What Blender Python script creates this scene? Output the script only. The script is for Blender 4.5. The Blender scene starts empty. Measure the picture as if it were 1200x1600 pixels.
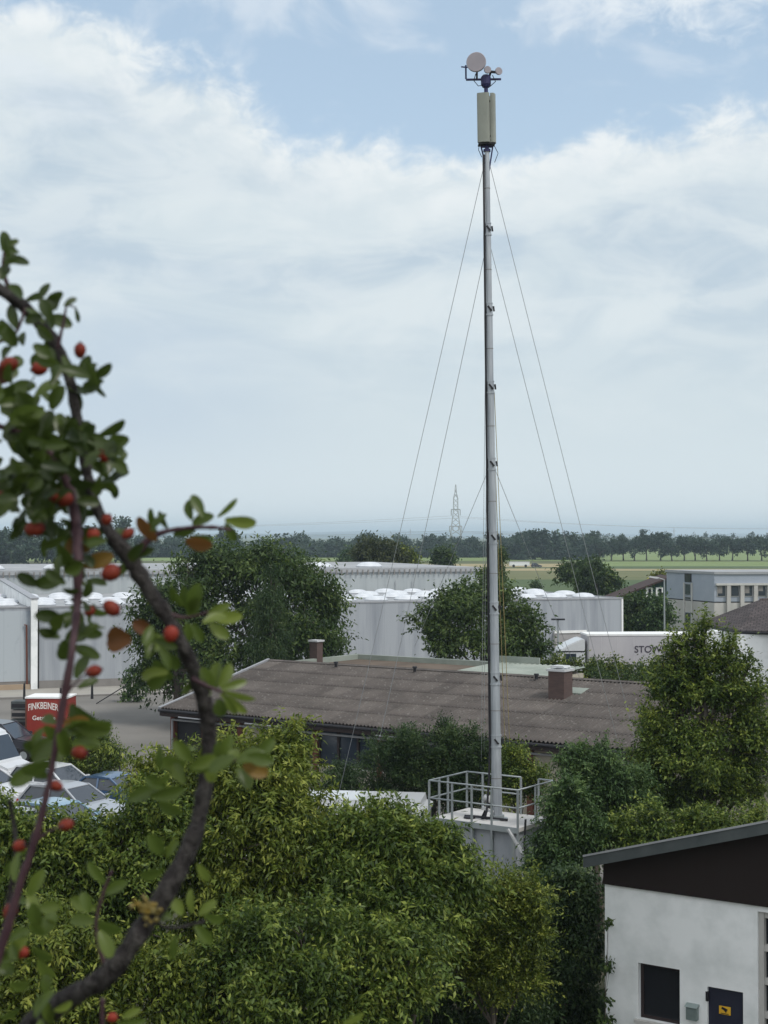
import bpy, bmesh, math, random
import numpy as np
from mathutils import Vector, Matrix
R = math.radians
sc = bpy.context.scene
COL = sc.collection
PI = math.pi

# ------------------------------------------------------------------ camera
F = 2400.0                       # focal length in photograph pixels (1200 x 1600)
EYE = 10.5
PITCH = math.atan(37 / F)
cd = bpy.data.cameras.new('camera'); cam = bpy.data.objects.new('camera', cd); COL.objects.link(cam)
cam.location = (0, 0, EYE); cam.rotation_euler = (PI / 2 + PITCH, 0, 0)
cd.sensor_fit = 'VERTICAL'; cd.sensor_height = 24; cd.lens = F / 1600 * 24
cd.clip_start = 0.02; cd.clip_end = 40000
cd.dof.use_dof = True; cd.dof.focus_distance = 60; cd.dof.aperture_fstop = 20
sc.camera = cam

# ------------------------------------------------------------------ world, sun, exposure
SUN_AZ, SUN_EL = R(128), R(52)          # azimuth from +Y towards +X
w = bpy.data.worlds.new('World'); sc.world = w; w.use_nodes = True
nt = w.node_tree; nt.nodes.clear(); N = nt.nodes.new; Lk = nt.links.new
def wmath(op, a, b=None, c=None, clamp=False):
    n = N('ShaderNodeMath'); n.operation = op; n.use_clamp = clamp
    for i, v in enumerate((a, b, c)):
        if v is None: continue
        if isinstance(v, (int, float)): n.inputs[i].default_value = v
        else: Lk(v, n.inputs[i])
    return n.outputs[0]
def wsmooth(x, lo, hi, a=0.0, b=1.0):
    n = N('ShaderNodeMapRange'); n.interpolation_type = 'SMOOTHSTEP'; n.clamp = True
    Lk(x, n.inputs['Value']); n.inputs['From Min'].default_value = lo; n.inputs['From Max'].default_value = hi
    n.inputs['To Min'].default_value = a; n.inputs['To Max'].default_value = b
    return n.outputs['Result']
def wmix(f, a, b):
    n = N('ShaderNodeMix'); n.data_type = 'RGBA'
    if isinstance(f, float): n.inputs[0].default_value = f
    else: Lk(f, n.inputs[0])
    for i, v in ((6, a), (7, b)):
        if isinstance(v, tuple): n.inputs[i].default_value = (*v, 1)
        else: Lk(v, n.inputs[i])
    return n.outputs[2]
tc = N('ShaderNodeTexCoord'); sep = N('ShaderNodeSeparateXYZ'); Lk(tc.outputs['Generated'], sep.inputs[0])
dx, dy, dz = sep.outputs
U = wmath('ARCTAN2', dx, dy); V = wmath('ARCSINE', wmath('MINIMUM', wmath('MAXIMUM', dz, -1.0), 1.0))
def wnoise(su, sv, ou, ov, detail, rough, dist=0.0, scale=1.0):
    cmb = N('ShaderNodeCombineXYZ')
    Lk(wmath('MULTIPLY_ADD', U, su, ou), cmb.inputs[0]); Lk(wmath('MULTIPLY_ADD', V, sv, ov), cmb.inputs[1])
    n = N('ShaderNodeTexNoise'); n.noise_dimensions = '2D'; Lk(cmb.outputs[0], n.inputs['Vector'])
    n.inputs['Scale'].default_value = scale; n.inputs['Detail'].default_value = detail
    n.inputs['Roughness'].default_value = rough; n.inputs['Distortion'].default_value = dist
    return n.outputs['Fac']
sky = N('ShaderNodeTexSky'); sky.sky_type = 'NISHITA'; sky.sun_disc = False
sky.sun_elevation = SUN_EL; sky.sun_rotation = SUN_AZ
sky.air_density = 1.0; sky.dust_density = 1.6; sky.ozone_density = 1.2; sky.altitude = 400
SK = 1.0 / 0.1
def c10(r, g, b): return (r * SK, g * SK, b * SK)
# thin veil over the clear air, thicker towards the horizon
base = wmix(wsmooth(V, 0.0, 0.36, 0.90, 0.60), sky.outputs[0], c10(.44, .565, .68))
# edge of the big cloud bank as a curve over azimuth
ucoord = wmath('MULTIPLY_ADD', U, 1.0, 0.5, clamp=True)       # -0.5..0.5 rad -> 0..1
fc = N('ShaderNodeFloatCurve'); Lk(ucoord, fc.inputs['Value'])
pts = [(-2000, 60), (-900, -60), (-300, -80), (0, 5), (140, 45), (230, 100), (330, 135), (395, 170), (450, 212), (600, 222), (780, 236),
       (900, 232), (1000, 212), (1100, 202), (1200, 188), (1400, 160), (2200, 90), (3600, 150)]
cu = fc.mapping.curves[0]
def cv(p): return (min(max((p[0] - 600) / F + 0.5, 0), 1), (837 - p[1]) / F)
pp = [cv(p) for p in pts]; pp = [p for p in pp if 0 <= p[0] <= 1]
cu.points[0].location = pp[0]; cu.points[1].location = pp[-1]
for p in pp[1:-1]: cu.points.new(*p)
for p in cu.points: p.handle_type = 'AUTO'
fc.mapping.update()
edge = fc.outputs[0]
big = wnoise(9, 14, 3.1, 7.7, 7, .58, .25)
fine = wnoise(30, 46, 1.3, 4.4, 6, .6, .3)
dist = wmath('SUBTRACT', edge, V)                               # >0 inside the bank
dist = wmath('ADD', dist, wmath('MULTIPLY_ADD', big, .075, -.0375))
dist = wmath('ADD', dist, wmath('MULTIPLY_ADD', fine, .050, -.025))
bank = wsmooth(dist, -.008, .022)
core = wsmooth(dist, .0, .085)
low = wsmooth(V, .0, .145, 0.0, 1.0)                            # bank dissolves towards the horizon
leftside = wsmooth(U, -.17, .02, .0, 1.0)
str1 = wnoise(4.5, 15, 9.2, 1.1, 5, .55, .6)
str2 = wnoise(12, 30, 2.2, 8.1, 6, .6, .4)
lit = wmix(wsmooth(str1, .36, .60), c10(.40, .485, .56), c10(.51, .58, .62))
lit = wmix(wsmooth(str2, .36, .66, .0, .60), lit, c10(.60, .65, .67))
rim = wmath('MULTIPLY', wmath('SUBTRACT', 1.0, core), wsmooth(fine, .35, .70, .25, 1.0))
cloud = wmix(rim, lit, c10(.68, .71, .72))
lowc = wmix(leftside, c10(.44, .52, .595), c10(.51, .58, .615))
lowc = wmix(wsmooth(V, .0, .09), c10(.585, .645, .67), lowc)
cover = wmath('MULTIPLY_ADD', wmath('SUBTRACT', str1, .5), .16, V)
cover = wmath('MULTIPLY_ADD', leftside, .035, cover)
cloud = wmix(wsmooth(cover, .085, .19), lowc, cloud)
col = wmix(bank, base, cloud)
# loose puffs in the open sky, one long one upper right
pu = wmath('MULTIPLY', wmath('SUBTRACT', U, .205), 7.0); pv = wmath('MULTIPLY', wmath('SUBTRACT', V, .335), 34.0)
pd = wmath('SQRT', wmath('ADD', wmath('MULTIPLY', pu, pu), wmath('MULTIPLY', pv, pv)))
puff = wmath('ADD', wmath('SUBTRACT', 1.0, pd), wmath('MULTIPLY_ADD', fine, 2.4, -1.2))
puffm = wsmooth(puff, .0, 1.0, 0.0, .8)
col = wmix(puffm, col, c10(.66, .70, .73))
wisps = wmath('MULTIPLY', wsmooth(big, .52, .74, 0, .55), wsmooth(V, .2, .3))
col = wmix(wisps, col, c10(.60, .65, .70))
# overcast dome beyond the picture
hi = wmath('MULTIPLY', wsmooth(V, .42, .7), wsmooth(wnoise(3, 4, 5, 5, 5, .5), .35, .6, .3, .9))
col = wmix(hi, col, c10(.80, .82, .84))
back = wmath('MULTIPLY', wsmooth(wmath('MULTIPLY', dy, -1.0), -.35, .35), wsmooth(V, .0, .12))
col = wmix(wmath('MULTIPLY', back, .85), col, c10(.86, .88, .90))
col = wmix(wsmooth(V, -.02, .0, 1.0, 0.0), col, c10(.10, .11, .10))
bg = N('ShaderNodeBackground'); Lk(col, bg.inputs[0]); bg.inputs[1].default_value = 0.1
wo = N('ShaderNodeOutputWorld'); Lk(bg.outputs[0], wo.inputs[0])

sd = bpy.data.lights.new('sun', 'SUN'); sun = bpy.data.objects.new('sun', sd); COL.objects.link(sun)
sd.energy = 1.5; sd.angle = R(12); sd.color = (1, .96, .9)
S = Vector((math.sin(SUN_AZ) * math.cos(SUN_EL), math.cos(SUN_AZ) * math.cos(SUN_EL), math.sin(SUN_EL)))
sun.rotation_euler = S.to_track_quat('Z', 'Y').to_euler()
sc.view_settings.view_transform = 'Standard'; sc.view_settings.look = 'None'
sc.view_settings.exposure = 0.40; sc.view_settings.gamma = 1
try:
    sc.cycles.volume_bounces = 0; sc.cycles.transparent_max_bounces = 16; sc.cycles.max_bounces = 6
    sc.cycles.use_denoising = True
except Exception: pass

# ------------------------------------------------------------------ helpers
def at(px, py, Y):
    """world point on the ray of a photograph pixel at ground distance Y"""
    a = (800 - py) / F
    dY = math.cos(PITCH) - a * math.sin(PITCH); dZ = math.sin(PITCH) + a * math.cos(PITCH)
    t = Y / dY
    return Vector(((px - 600) / F * t, Y, EYE + dZ * t))
def gnd(px, py):
    a = (800 - py) / F
    dY = math.cos(PITCH) - a * math.sin(PITCH); dZ = math.sin(PITCH) + a * math.cos(PITCH)
    t = -EYE / dZ
    return Vector(((px - 600) / F * t, dY * t, 0))
MATS = {}
def mat(name, col, rough=.8, var=.12, scale=1.0, col2=None, stretch=(1, 1, 1), metal=0, spec=.3, bump=0, detail=5, lo=.35, hi=.65):
    if name in MATS: return MATS[name]
    m = bpy.data.materials.new(name); m.use_nodes = True; t = m.node_tree
    b = t.nodes['Principled BSDF']; b.inputs['Roughness'].default_value = rough
    b.inputs['Metallic'].default_value = metal; b.inputs['Specular IOR Level'].default_value = spec
    c1 = (*col, 1)
    c2 = (*(col2 if col2 else tuple(min(1, v * (1 - var)) for v in col)), 1)
    tcn = t.nodes.new('ShaderNodeTexCoord'); mp = t.nodes.new('ShaderNodeMapping'); mp.inputs['Scale'].default_value = stretch
    t.links.new(tcn.outputs['Object'], mp.inputs[0])
    nz = t.nodes.new('ShaderNodeTexNoise'); nz.inputs['Scale'].default_value = scale; nz.inputs['Detail'].default_value = detail
    nz.inputs['Roughness'].default_value = .6
    t.links.new(mp.outputs[0], nz.inputs['Vector'])
    cr = t.nodes.new('ShaderNodeValToRGB'); cr.color_ramp.elements[0].position = lo; cr.color_ramp.elements[1].position = hi
    cr.color_ramp.elements[0].color = c1; cr.color_ramp.elements[1].color = c2
    t.links.new(nz.outputs['Fac'], cr.inputs[0]); t.links.new(cr.outputs[0], b.inputs['Base Color'])
    if bump:
        bp = t.nodes.new('ShaderNodeBump'); bp.inputs['Strength'].default_value = bump; bp.inputs['Distance'].default_value = .02
        t.links.new(nz.outputs['Fac'], bp.inputs['Height']); t.links.new(bp.outputs[0], b.inputs['Normal'])
    MATS[name] = m; return m
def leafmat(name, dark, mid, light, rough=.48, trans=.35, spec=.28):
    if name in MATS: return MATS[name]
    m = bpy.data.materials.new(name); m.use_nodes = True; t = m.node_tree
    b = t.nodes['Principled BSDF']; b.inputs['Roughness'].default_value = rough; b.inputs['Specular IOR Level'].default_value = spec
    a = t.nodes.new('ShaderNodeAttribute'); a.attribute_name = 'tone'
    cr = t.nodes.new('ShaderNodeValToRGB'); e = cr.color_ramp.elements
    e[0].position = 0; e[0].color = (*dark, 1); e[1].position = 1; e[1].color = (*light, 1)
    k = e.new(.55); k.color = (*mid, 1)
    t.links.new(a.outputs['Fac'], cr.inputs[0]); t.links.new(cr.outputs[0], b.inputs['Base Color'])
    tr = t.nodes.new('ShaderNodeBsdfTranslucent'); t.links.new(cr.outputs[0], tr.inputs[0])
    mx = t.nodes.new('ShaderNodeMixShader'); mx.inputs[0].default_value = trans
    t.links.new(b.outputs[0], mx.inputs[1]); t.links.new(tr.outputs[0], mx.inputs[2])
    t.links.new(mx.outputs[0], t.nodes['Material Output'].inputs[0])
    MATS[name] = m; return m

def link(name, me, m, parent=None):
    o = bpy.data.objects.new(name, me); COL.objects.link(o)
    if m is not None: me.materials.append(m)
    if parent is not None: o.parent = parent
    return o
class MB:
    def __init__(s): s.v = []; s.f = []
    def add(s, vs, fs):
        k = len(s.v); s.v += [tuple(v) for v in vs]; s.f += [tuple(i + k for i in f) for f in fs]; return s
    def box(s, x0, x1, y0, y1, z0, z1):
        return s.add([(x0, y0, z0), (x1, y0, z0), (x1, y1, z0), (x0, y1, z0), (x0, y0, z1), (x1, y0, z1), (x1, y1, z1), (x0, y1, z1)],
                     [(0, 3, 2, 1), (4, 5, 6, 7), (0, 1, 5, 4), (1, 2, 6, 5), (2, 3, 7, 6), (3, 0, 4, 7)])
    def prism(s, poly, axis, a, b):
        """polygon (list of 2D) extruded along axis 'x','y' or 'z' from a to b"""
        n = len(poly)
        def P(p, t): return {'x': (t, p[0], p[1]), 'y': (p[0], t, p[1]), 'z': (p[0], p[1], t)}[axis]
        vs = [P(p, a) for p in poly] + [P(p, b) for p in poly]
        fs = [tuple(range(n)), tuple(range(2 * n - 1, n - 1, -1))]
        fs += [(i, i + n, (i + 1) % n + n, (i + 1) % n) for i in range(n)]
        return s.add(vs, fs)
    def bar(s, p, q, wd, dp=None):
        p = Vector(p); q = Vector(q); d = (q - p).normalized(); dp = dp or wd
        up = Vector((0, 0, 1)) if abs(d.z) < .95 else Vector((0, 1, 0))
        a = d.cross(up).normalized() * wd / 2; b = a.cross(d).normalized() * dp / 2
        vs = [p - a - b, p + a - b, p + a + b, p - a + b, q - a - b, q + a - b, q + a + b, q - a + b]
        return s.add(vs, [(0, 3, 2, 1), (4, 5, 6, 7), (0, 1, 5, 4), (1, 2, 6, 5), (2, 3, 7, 6), (3, 0, 4, 7)])
    def tube(s, pts, rad, n=8, cap=True, jit=None):
        pts = [Vector(p) for p in pts]; rings = []
        if isinstance(rad, (int, float)): rad = [rad] * len(pts)
        ref = Vector((0, 0, 1)); k = len(s.v)
        d0 = (pts[1] - pts[0]).normalized()
        if abs(d0.z) > .9: ref = Vector((0, 1, 0))
        for i, p in enumerate(pts):
            d = (pts[min(i + 1, len(pts) - 1)] - pts[max(i - 1, 0)]).normalized()
            a = d.cross(ref)
            a = a.normalized() if a.length > 1e-6 else Vector((1, 0, 0))
            b = a.cross(d).normalized(); ref = b
            for j in range(n):
                th = 2 * PI * j / n; r = rad[i] * (1 if jit is None else 1 + jit(i, j))
                s.v.append(tuple(p + (a * math.cos(th) + b * math.sin(th)) * r))
        for i in range(len(pts) - 1):
            for j in range(n):
                s.f.append((k + i * n + j, k + i * n + (j + 1) % n, k + (i + 1) * n + (j + 1) % n, k + (i + 1) * n + j))
        if cap:
            s.f.append(tuple(k + j for j in range(n))[::-1]); m_ = k + (len(pts) - 1) * n
            s.f.append(tuple(m_ + j for j in range(n)))
        return s
    def lathe(s, prof, n=16, c=(0, 0, 0), axis='z'):
        k = len(s.v)
        for r, h in prof:
            for j in range(n):
                th = 2 * PI * j / n; x, y = r * math.cos(th), r * math.sin(th)
                q = {'z': (x, y, h), 'y': (x, h, y), 'x': (h, x, y)}[axis]
                s.v.append((q[0] + c[0], q[1] + c[1], q[2] + c[2]))
        for i in range(len(prof) - 1):
            for j in range(n): s.f.append((k + i * n + j, k + i * n + (j + 1) % n, k + (i + 1) * n + (j + 1) % n, k + (i + 1) * n + j))
        s.f.append(tuple(k + j for j in range(n))[::-1]); s.f.append(tuple(k + (len(prof) - 1) * n + j for j in range(n)))
        return s
    def mesh(s, name, smooth=False, bevel=0):
        me = bpy.data.meshes.new(name); me.from_pydata(s.v, [], s.f); me.validate()
        bm = bmesh.new(); bm.from_mesh(me); bmesh.ops.recalc_face_normals(bm, faces=bm.faces)
        if bevel:
            es = [e for e in bm.edges if e.is_manifold and e.calc_face_angle(0) > .5]
            bmesh.ops.bevel(bm, geom=es, offset=bevel, segments=2, affect='EDGES', clamp_overlap=True)
        bm.to_mesh(me); bm.free()
        if smooth:
            for p in me.polygons: p.use_smooth = True
        me.update(); return me
    def build(s, name, m, parent=None, smooth=False, bevel=0):
        return link(name, s.mesh(name, smooth, bevel), m, parent)
def tag(o, label=None, cat=None, group=None, kind=None):
    if label: o['label'] = label
    if cat: o['category'] = cat
    if group: o['group'] = group
    if kind: o['kind'] = kind
    return o
def thing(name, label, cat, loc=(0, 0, 0), rz=0, group=None):
    o = bpy.data.objects.new(name, None); COL.objects.link(o); o.empty_display_size = .3
    o.location = loc; o.rotation_euler = (0, 0, rz); return tag(o, label, cat, group)
def copy_tree(o, parent=None):
    c = o.copy(); COL.objects.link(c); c.parent = parent
    for ch in list(o.children): copy_tree(ch, c)
    return c
def struct(name, mb, m, **k): return tag(mb.build(name, m, **k), kind='structure')
def text_mesh(body, size, name='text', bend=None, ext=.004):
    cu = bpy.data.curves.new(name, 'FONT'); cu.body = body; cu.size = size; cu.extrude = ext; cu.align_x = 'CENTER'; cu.align_y = 'CENTER'
    cu.offset = size * .012
    o = bpy.data.objects.new(name, cu); COL.objects.link(o)
    dg = bpy.context.evaluated_depsgraph_get(); dg.update()
    me = bpy.data.meshes.new_from_object(o.evaluated_get(dg)); bpy.data.objects.remove(o)
    for v in me.vertices:                   # stand upright, facing -y
        x, y, z = v.co
        if bend: x, y = bend(x, y)
        v.co = (x, -z, y)
    return me
rng = np.random.default_rng(7)

# ---- foliage
def quads(name, P, tone, m, parent=None):
    """P: (n,4,3) array of quads"""
    n = len(P); me = bpy.data.meshes.new(name)
    me.vertices.add(n * 4); me.vertices.foreach_set('co', P.reshape(-1).astype(np.float32))
    me.loops.add(n * 4); me.loops.foreach_set('vertex_index', np.arange(n * 4, dtype=np.int32))
    me.polygons.add(n); me.polygons.foreach_set('loop_start', np.arange(0, n * 4, 4, dtype=np.int32))
    a = me.attributes.new('tone', 'FLOAT', 'FACE'); a.data.foreach_set('value', np.clip(tone, 0, 1).astype(np.float32))
    me.update(calc_edges=True)
    return link(name, me, m, parent)
def unit(a): return a / np.maximum(np.linalg.norm(a, axis=-1, keepdims=True), 1e-9)
def leaf_quads(C, D, ln, wd, seed, flat=.5):
    """kite-shaped leaves at C, long axis D; faces tend to look up by `flat`"""
    r = np.random.default_rng(seed); n = len(C)
    nrm = r.normal(size=(n, 3)); nrm[:, 2] = np.abs(nrm[:, 2]) + flat * 2
    side = unit(np.cross(D, nrm)); nn = unit(np.cross(side, D))
    L = ln * r.uniform(.5, 1.45, (n, 1)); W = wd * r.uniform(.7, 1.15, (n, 1)) * .5
    b = C; t = C + D * L; mid = C + D * L * .45 + nn * W * .35
    return np.stack([b, mid + side * W - nn * W * .25, t - nn * L * .12, mid - side * W - nn * W * .25], 1)
def crown(name, lobes, n, ln, wd, m, parent, origin, seed, clump=.35, per=28, droop=.5, shell=.55, flat=.5, tone0=.45, low=-.75, clumpsq=.6, shoots=.10, sprigs=0, slen=.7, arch=.25):
    """leaf sprays spread through ellipsoidal lobes (world space), most of them near the outside"""
    r = np.random.default_rng(seed)
    L0 = np.array([[*l] for l in lobes], float); K = 15; sub = []
    for l in L0:
        dd = unit(r.normal(size=(K, 3))); dd[:, 2] = np.where(dd[:, 2] < low, -dd[:, 2], dd[:, 2])
        q = r.uniform(.42, .86, (K, 1)); f_ = r.uniform(.20, .43, (K, 1))
        c_ = l[:3] + dd * l[3:6] * q
        sub.append(np.concatenate([c_, l[3:6] * f_, dd, np.repeat([[l[3]]], K, 0)], 1))
        sub.append(np.concatenate([l[:3], l[3:6] * .6, [0, 0, 0], [l[3]]])[None])
    lobes = np.concatenate(sub)
    ar = lobes[:, 3] * lobes[:, 5] * np.where(np.abs(lobes[:, 6:9]).sum(1) > 0, 1, .22); ar = ar * r.uniform(.45, 1.3, len(ar)); ar = ar / ar.sum()
    nc = max(1, n // per); idx = r.choice(len(lobes), nc, p=ar)
    d = unit(r.normal(size=(nc, 3)) + lobes[idx, 6:9] * .75 + np.array([0, 0, .2]))
    rad = (r.uniform(shell ** 3, 1, nc) ** (1 / 3))[:, None] * (1 + .10 * r.normal(size=(nc, 1)))
    shoot = r.random((nc, 1)) < shoots
    rad = np.where(shoot, rad * r.uniform(1.2, 2.0, (nc, 1)), rad)
    cc = lobes[idx, :3] + d * rad * lobes[idx, 3:6]
    stone = r.normal(0, .17, len(lobes))
    k = r.poisson(per, nc) + 3
    ci = np.repeat(np.arange(nc), k); tot = len(ci)
    cs = clump * r.uniform(.55, 1.35, nc)
    tw = unit(d * 1.0 + r.normal(size=(nc, 3)) * .45 + np.array([0, 0, .35 - droop]))       # each clump is a twig
    s = r.uniform(-1, 1, tot)
    sg = r.normal(size=(tot, 3)) * .38
    C = cc[ci] + tw[ci] * (s * cs[ci])[:, None] + sg * cs[ci][:, None] * np.array([1, 1, clumpsq])
    D = unit(tw[ci] * .6 + r.normal(size=(tot, 3)) * .6 + np.array([0, 0, -droop]))
    ct = r.normal(tone0, .15, nc) + stone[idx]; lt = r.normal(0, .16, tot)
    hm = (lobes[:, 2] + lobes[:, 5]).max(); 
    if sprigs:
        o_ = np.where(np.abs(lobes[:, 6:9]).sum(1) > 0)[0]; si = r.choice(o_, sprigs)
        sd_ = unit(lobes[si, 6:9] + r.normal(size=(sprigs, 3)) * .35 + np.array([0, 0, .55])); b0 = lobes[si, :3] + sd_ * lobes[si, 3:6] * .7
        m_ = 17; t_ = np.tile(np.linspace(.1, 1, m_), sprigs); ri = np.repeat(np.arange(sprigs), m_)
        SL_ = slen * r.uniform(.5, 1.4, sprigs)[ri]
        sc_ = b0[ri] + sd_[ri] * (t_ * SL_)[:, None] + np.array([0, 0, -1]) * (arch * t_ ** 2 * SL_)[:, None] + r.normal(size=(len(ri), 3)) * ln * .12
        lat = unit(np.cross(sd_[ri], [0, 0, 1]) + r.normal(size=(len(ri), 3)) * .4) * np.where(np.arange(len(ri)) % 2, 1, -1)[:, None]
        C = np.concatenate([C, sc_]); D = np.concatenate([D, unit(sd_[ri] * .5 + lat * .8 + np.array([0, 0, -droop * .9]))])
        ct = np.concatenate([ct[ci], r.normal(tone0 + .16, .12, sprigs)[ri]]); lt = np.concatenate([lt, r.normal(0, .12, len(ri))]); ci = np.arange(len(C))
    P = leaf_quads(C, D, ln, wd, seed + 1, flat) - np.array([*origin])
    return quads(name, P, ct[ci] + lt, m, parent)
def trunk(lobes, base, r0, m, parent, origin, seed, limbs=None, bare=0):
    rr = random.Random(seed); mb = MB(); base = Vector(base); o = Vector(origin)
    top = max(lobes, key=lambda l: l[2]); cx = sum(l[0] for l in lobes) / len(lobes); cy = sum(l[1] for l in lobes) / len(lobes)
    zt = top[2]; pts = []; rad = []
    fork = base.z + (min(l[2] for l in lobes) - base.z) * .75
    for i in range(7):
        t = i / 6; z = base.z + (zt - base.z) * t
        x = base.x + (cx - base.x) * t * .6 + (top[0] - cx) * t * t * .6 + rr.uniform(-.04, .04) * (zt - base.z) * .3 * (t > 0)
        y = base.y + (cy - base.y) * t + rr.uniform(-.04, .04) * (zt - base.z) * .3 * (t > 0)
        pts.append(Vector((x, y, z)) - o); rad.append(r0 * (1.25 if i == 0 else 1) * (1 - t) ** .8 + r0 * .1)
    mb.tube(pts, rad, 9)
    for l in lobes:
        c = Vector(l[:3]) - o; t0 = rr.uniform(.25, .7); k = min(5, int(t0 * 6)); s = pts[k]
        if s.z > c.z: s = pts[max(0, k - 2)]
        mid = (s + c) / 2 + Vector((rr.uniform(-.2, .2), rr.uniform(-.2, .2), .1)) * l[3] * .5
        rb = r0 * .45
        mb.tube([s, mid, c], [rb, rb * .7, rb * .35], 6)
        for q in range(5):
            d = Vector((rr.gauss(0, 1), rr.gauss(0, 1), rr.gauss(.2, .8))).normalized()
            e = c + Vector((d.x * l[3], d.y * l[4], d.z * l[5])) * .85
            mb.tube([c + (s - c) * rr.uniform(0, .4), (c + e) / 2 + Vector((0, 0, .05)), e], [rb * .35, rb * .22, rb * .08], 5)
    return mb.build('trunk', m, parent, smooth=True)
def tree(name, label, cat, base, lobes, n, ln, wd, m, bark, seed, r0=.12, group=None, **kw):
    root = thing(name, label, cat, base, 0, group)
    trunk(lobes, base, r0, bark, root, base, seed)
    crown('crown', lobes, n, ln, wd, m, root, base, seed, **kw)
    return root
def lobe(px, py, rpx, Y, ry=None, zs=1.0, dp=1.0):
    p = at(px, py, Y); r = rpx * Y / F
    return (p.x, p.y, p.z, r, r * dp, r * zs)

# ------------------------------------------------------------------ materials
M = dict(
 grass=mat('grass_ground', (.065, .085, .03), .95, scale=.05, col2=(.10, .105, .04), detail=8),
 soil=mat('soil', (.035, .04, .018), .95, scale=.8, col2=(.055, .05, .03)),
 yard=mat('yard_asphalt', (.13, .125, .115), .9, scale=.12, col2=(.19, .18, .165), detail=9),
 concrete=mat('concrete_paving', (.34, .325, .29), .9, scale=.25, col2=(.26, .25, .23), detail=8),
 kerb=mat('kerb_stone', (.22, .21, .2), .9, scale=2),
 f_light=mat('field_light', (.135, .19, .06), .95, scale=.02, col2=(.17, .215, .08), stretch=(1, 3, 1)),
 f_tan=mat('field_tan', (.34, .27, .15), .95, scale=.02, col2=(.24, .215, .11), stretch=(1, 3, 1)),
 f_olive=mat('field_olive', (.075, .10, .035), .95, scale=.03, col2=(.16, .15, .065), stretch=(1, 5, 1)),
 f_dark=mat('field_dark', (.05, .085, .03), .95, scale=.05, col2=(.07, .10, .035), stretch=(1, 4, 1)),
 galv=mat('galvanised_steel', (.33, .36, .37), .5, scale=3, col2=(.26, .29, .30), metal=.35, spec=.5, stretch=(1, 1, .3)),
 mastm=mat('mast_aluminium', (.43, .46, .49), .42, scale=1.2, col2=(.28, .305, .34), metal=.35, spec=.5, stretch=(4, 4, .6)),
 black=mat('black_rubber', (.018, .018, .022), .6, scale=5),
 bluecl=mat('dark_bracket', (.03, .03, .10), .5, scale=5),
 antenna=mat('antenna_grey', (.27, .285, .25), .5, scale=1.5, col2=(.23, .245, .215)),
 dish=mat('dish_cover', (.34, .31, .34), .6, scale=3, col2=(.30, .28, .31)),
 wire=mat('guy_rope', (.36, .38, .40), .6, scale=5),
 rope=mat('yellow_rope', (.42, .34, .16), .8, scale=5),
 cont=mat('cabin_concrete', (.36, .38, .41), .85, scale=1.5, col2=(.27, .29, .32), stretch=(1, 1, .35), detail=8, bump=.1),
 controof=mat('cabin_roof', (.50, .49, .48), .7, scale=1.2, col2=(.38, .375, .36)),
 white=mat('white_paint', (.78, .79, .79), .6, scale=2, col2=(.70, .71, .70)),
 render=mat('white_render', (.80, .82, .825), .9, scale=1.1, col2=(.60, .63, .63), detail=12, bump=.35, lo=.45, hi=.72),
 dkwood=mat('dark_boards', (.016, .010, .009), .8, scale=2, col2=(.015, .009, .008), stretch=(6, 6, .4)),
 fascia=mat('grey_fascia', (.05, .06, .063), .7, scale=2, col2=(.075, .085, .085)),
 roofsheet=mat('roof_sheet_grey', (.30, .32, .31), .8, scale=2, col2=(.2, .22, .21)),
 glass=mat('dark_glass', (.012, .014, .02), .12, scale=1, spec=.6),
 glassb=mat('blue_glass', (.03, .04, .055), .1, scale=1, spec=.7),
 rust=mat('redbrown_post', (.14, .05, .032), .8, scale=3, col2=(.10, .04, .03)),
 dbrown=mat('dark_brown_trim', (.03, .02, .02), .7, scale=3),
 cream=mat('cream_panel', (.40, .37, .30), .85, scale=1.3, col2=(.32, .295, .24)),
 gutter=mat('zinc_gutter', (.34, .35, .37), .5, scale=3, metal=.3),
 chim=mat('chimney_cladding', (.075, .052, .048), .85, scale=4, col2=(.10, .068, .06), stretch=(1, 1, 4)),
 tin=mat('tin_cap', (.55, .56, .57), .5, scale=2, metal=.2),
 flatroof=mat('flat_roof_felt', (.085, .065, .05), .95, scale=.6, col2=(.13, .10, .075), detail=9),
 palegreen=mat('pale_sheet', (.27, .30, .265), .7, scale=.8, col2=(.20, .23, .20)),
 dome=mat('dome_skylight', (.62, .65, .68), .6, scale=2, col2=(.50, .53, .57), spec=.3),
 hroof=mat('hangar_roof', (.26, .275, .29), .85, scale=.3, col2=(.34, .35, .36), detail=8),
 redm=mat('red_paint', (.42, .05, .035), .5, scale=2, col2=(.34, .04, .03)),
 lorry=mat('lorry_red', (.27, .035, .025), .5, scale=1.5, col2=(.22, .03, .022)),
 tarp=mat('truck_tarp', (.48, .47, .485), .6, scale=.6, col2=(.42, .41, .435), stretch=(1, 1, .3)),
 lettering=mat('dark_lettering', (.06, .05, .07), .7, scale=3),
 wlettering=mat('white_lettering', (.78, .76, .72), .7, scale=3),
 officeg=mat('office_blue_grey', (.32, .355, .41), .8, scale=.3, col2=(.265, .305, .36), detail=8),
 officew=mat('office_panel', (.46, .45, .43), .8, scale=.4, col2=(.37, .365, .35), detail=8),
 greenwood=mat('green_boards', (.02, .05, .045), .8, scale=1, col2=(.015, .035, .035), stretch=(8, 8, .5)),
 redtile=mat('red_tile', (.055, .035, .032), .85, scale=1),
 asph=mat('tyre', (.02, .02, .02), .8, scale=4),
 bark=mat('bark', (.07, .055, .045), .9, scale=6, col2=(.11, .095, .08), stretch=(1, 1, .25), bump=.4),
 hill=mat('hill_forest', (.03, .045, .03), .95, scale=.004, col2=(.05, .065, .04)),
 cement=mat('concrete_cap', (.5, .5, .48), .8, scale=2),
)
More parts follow.
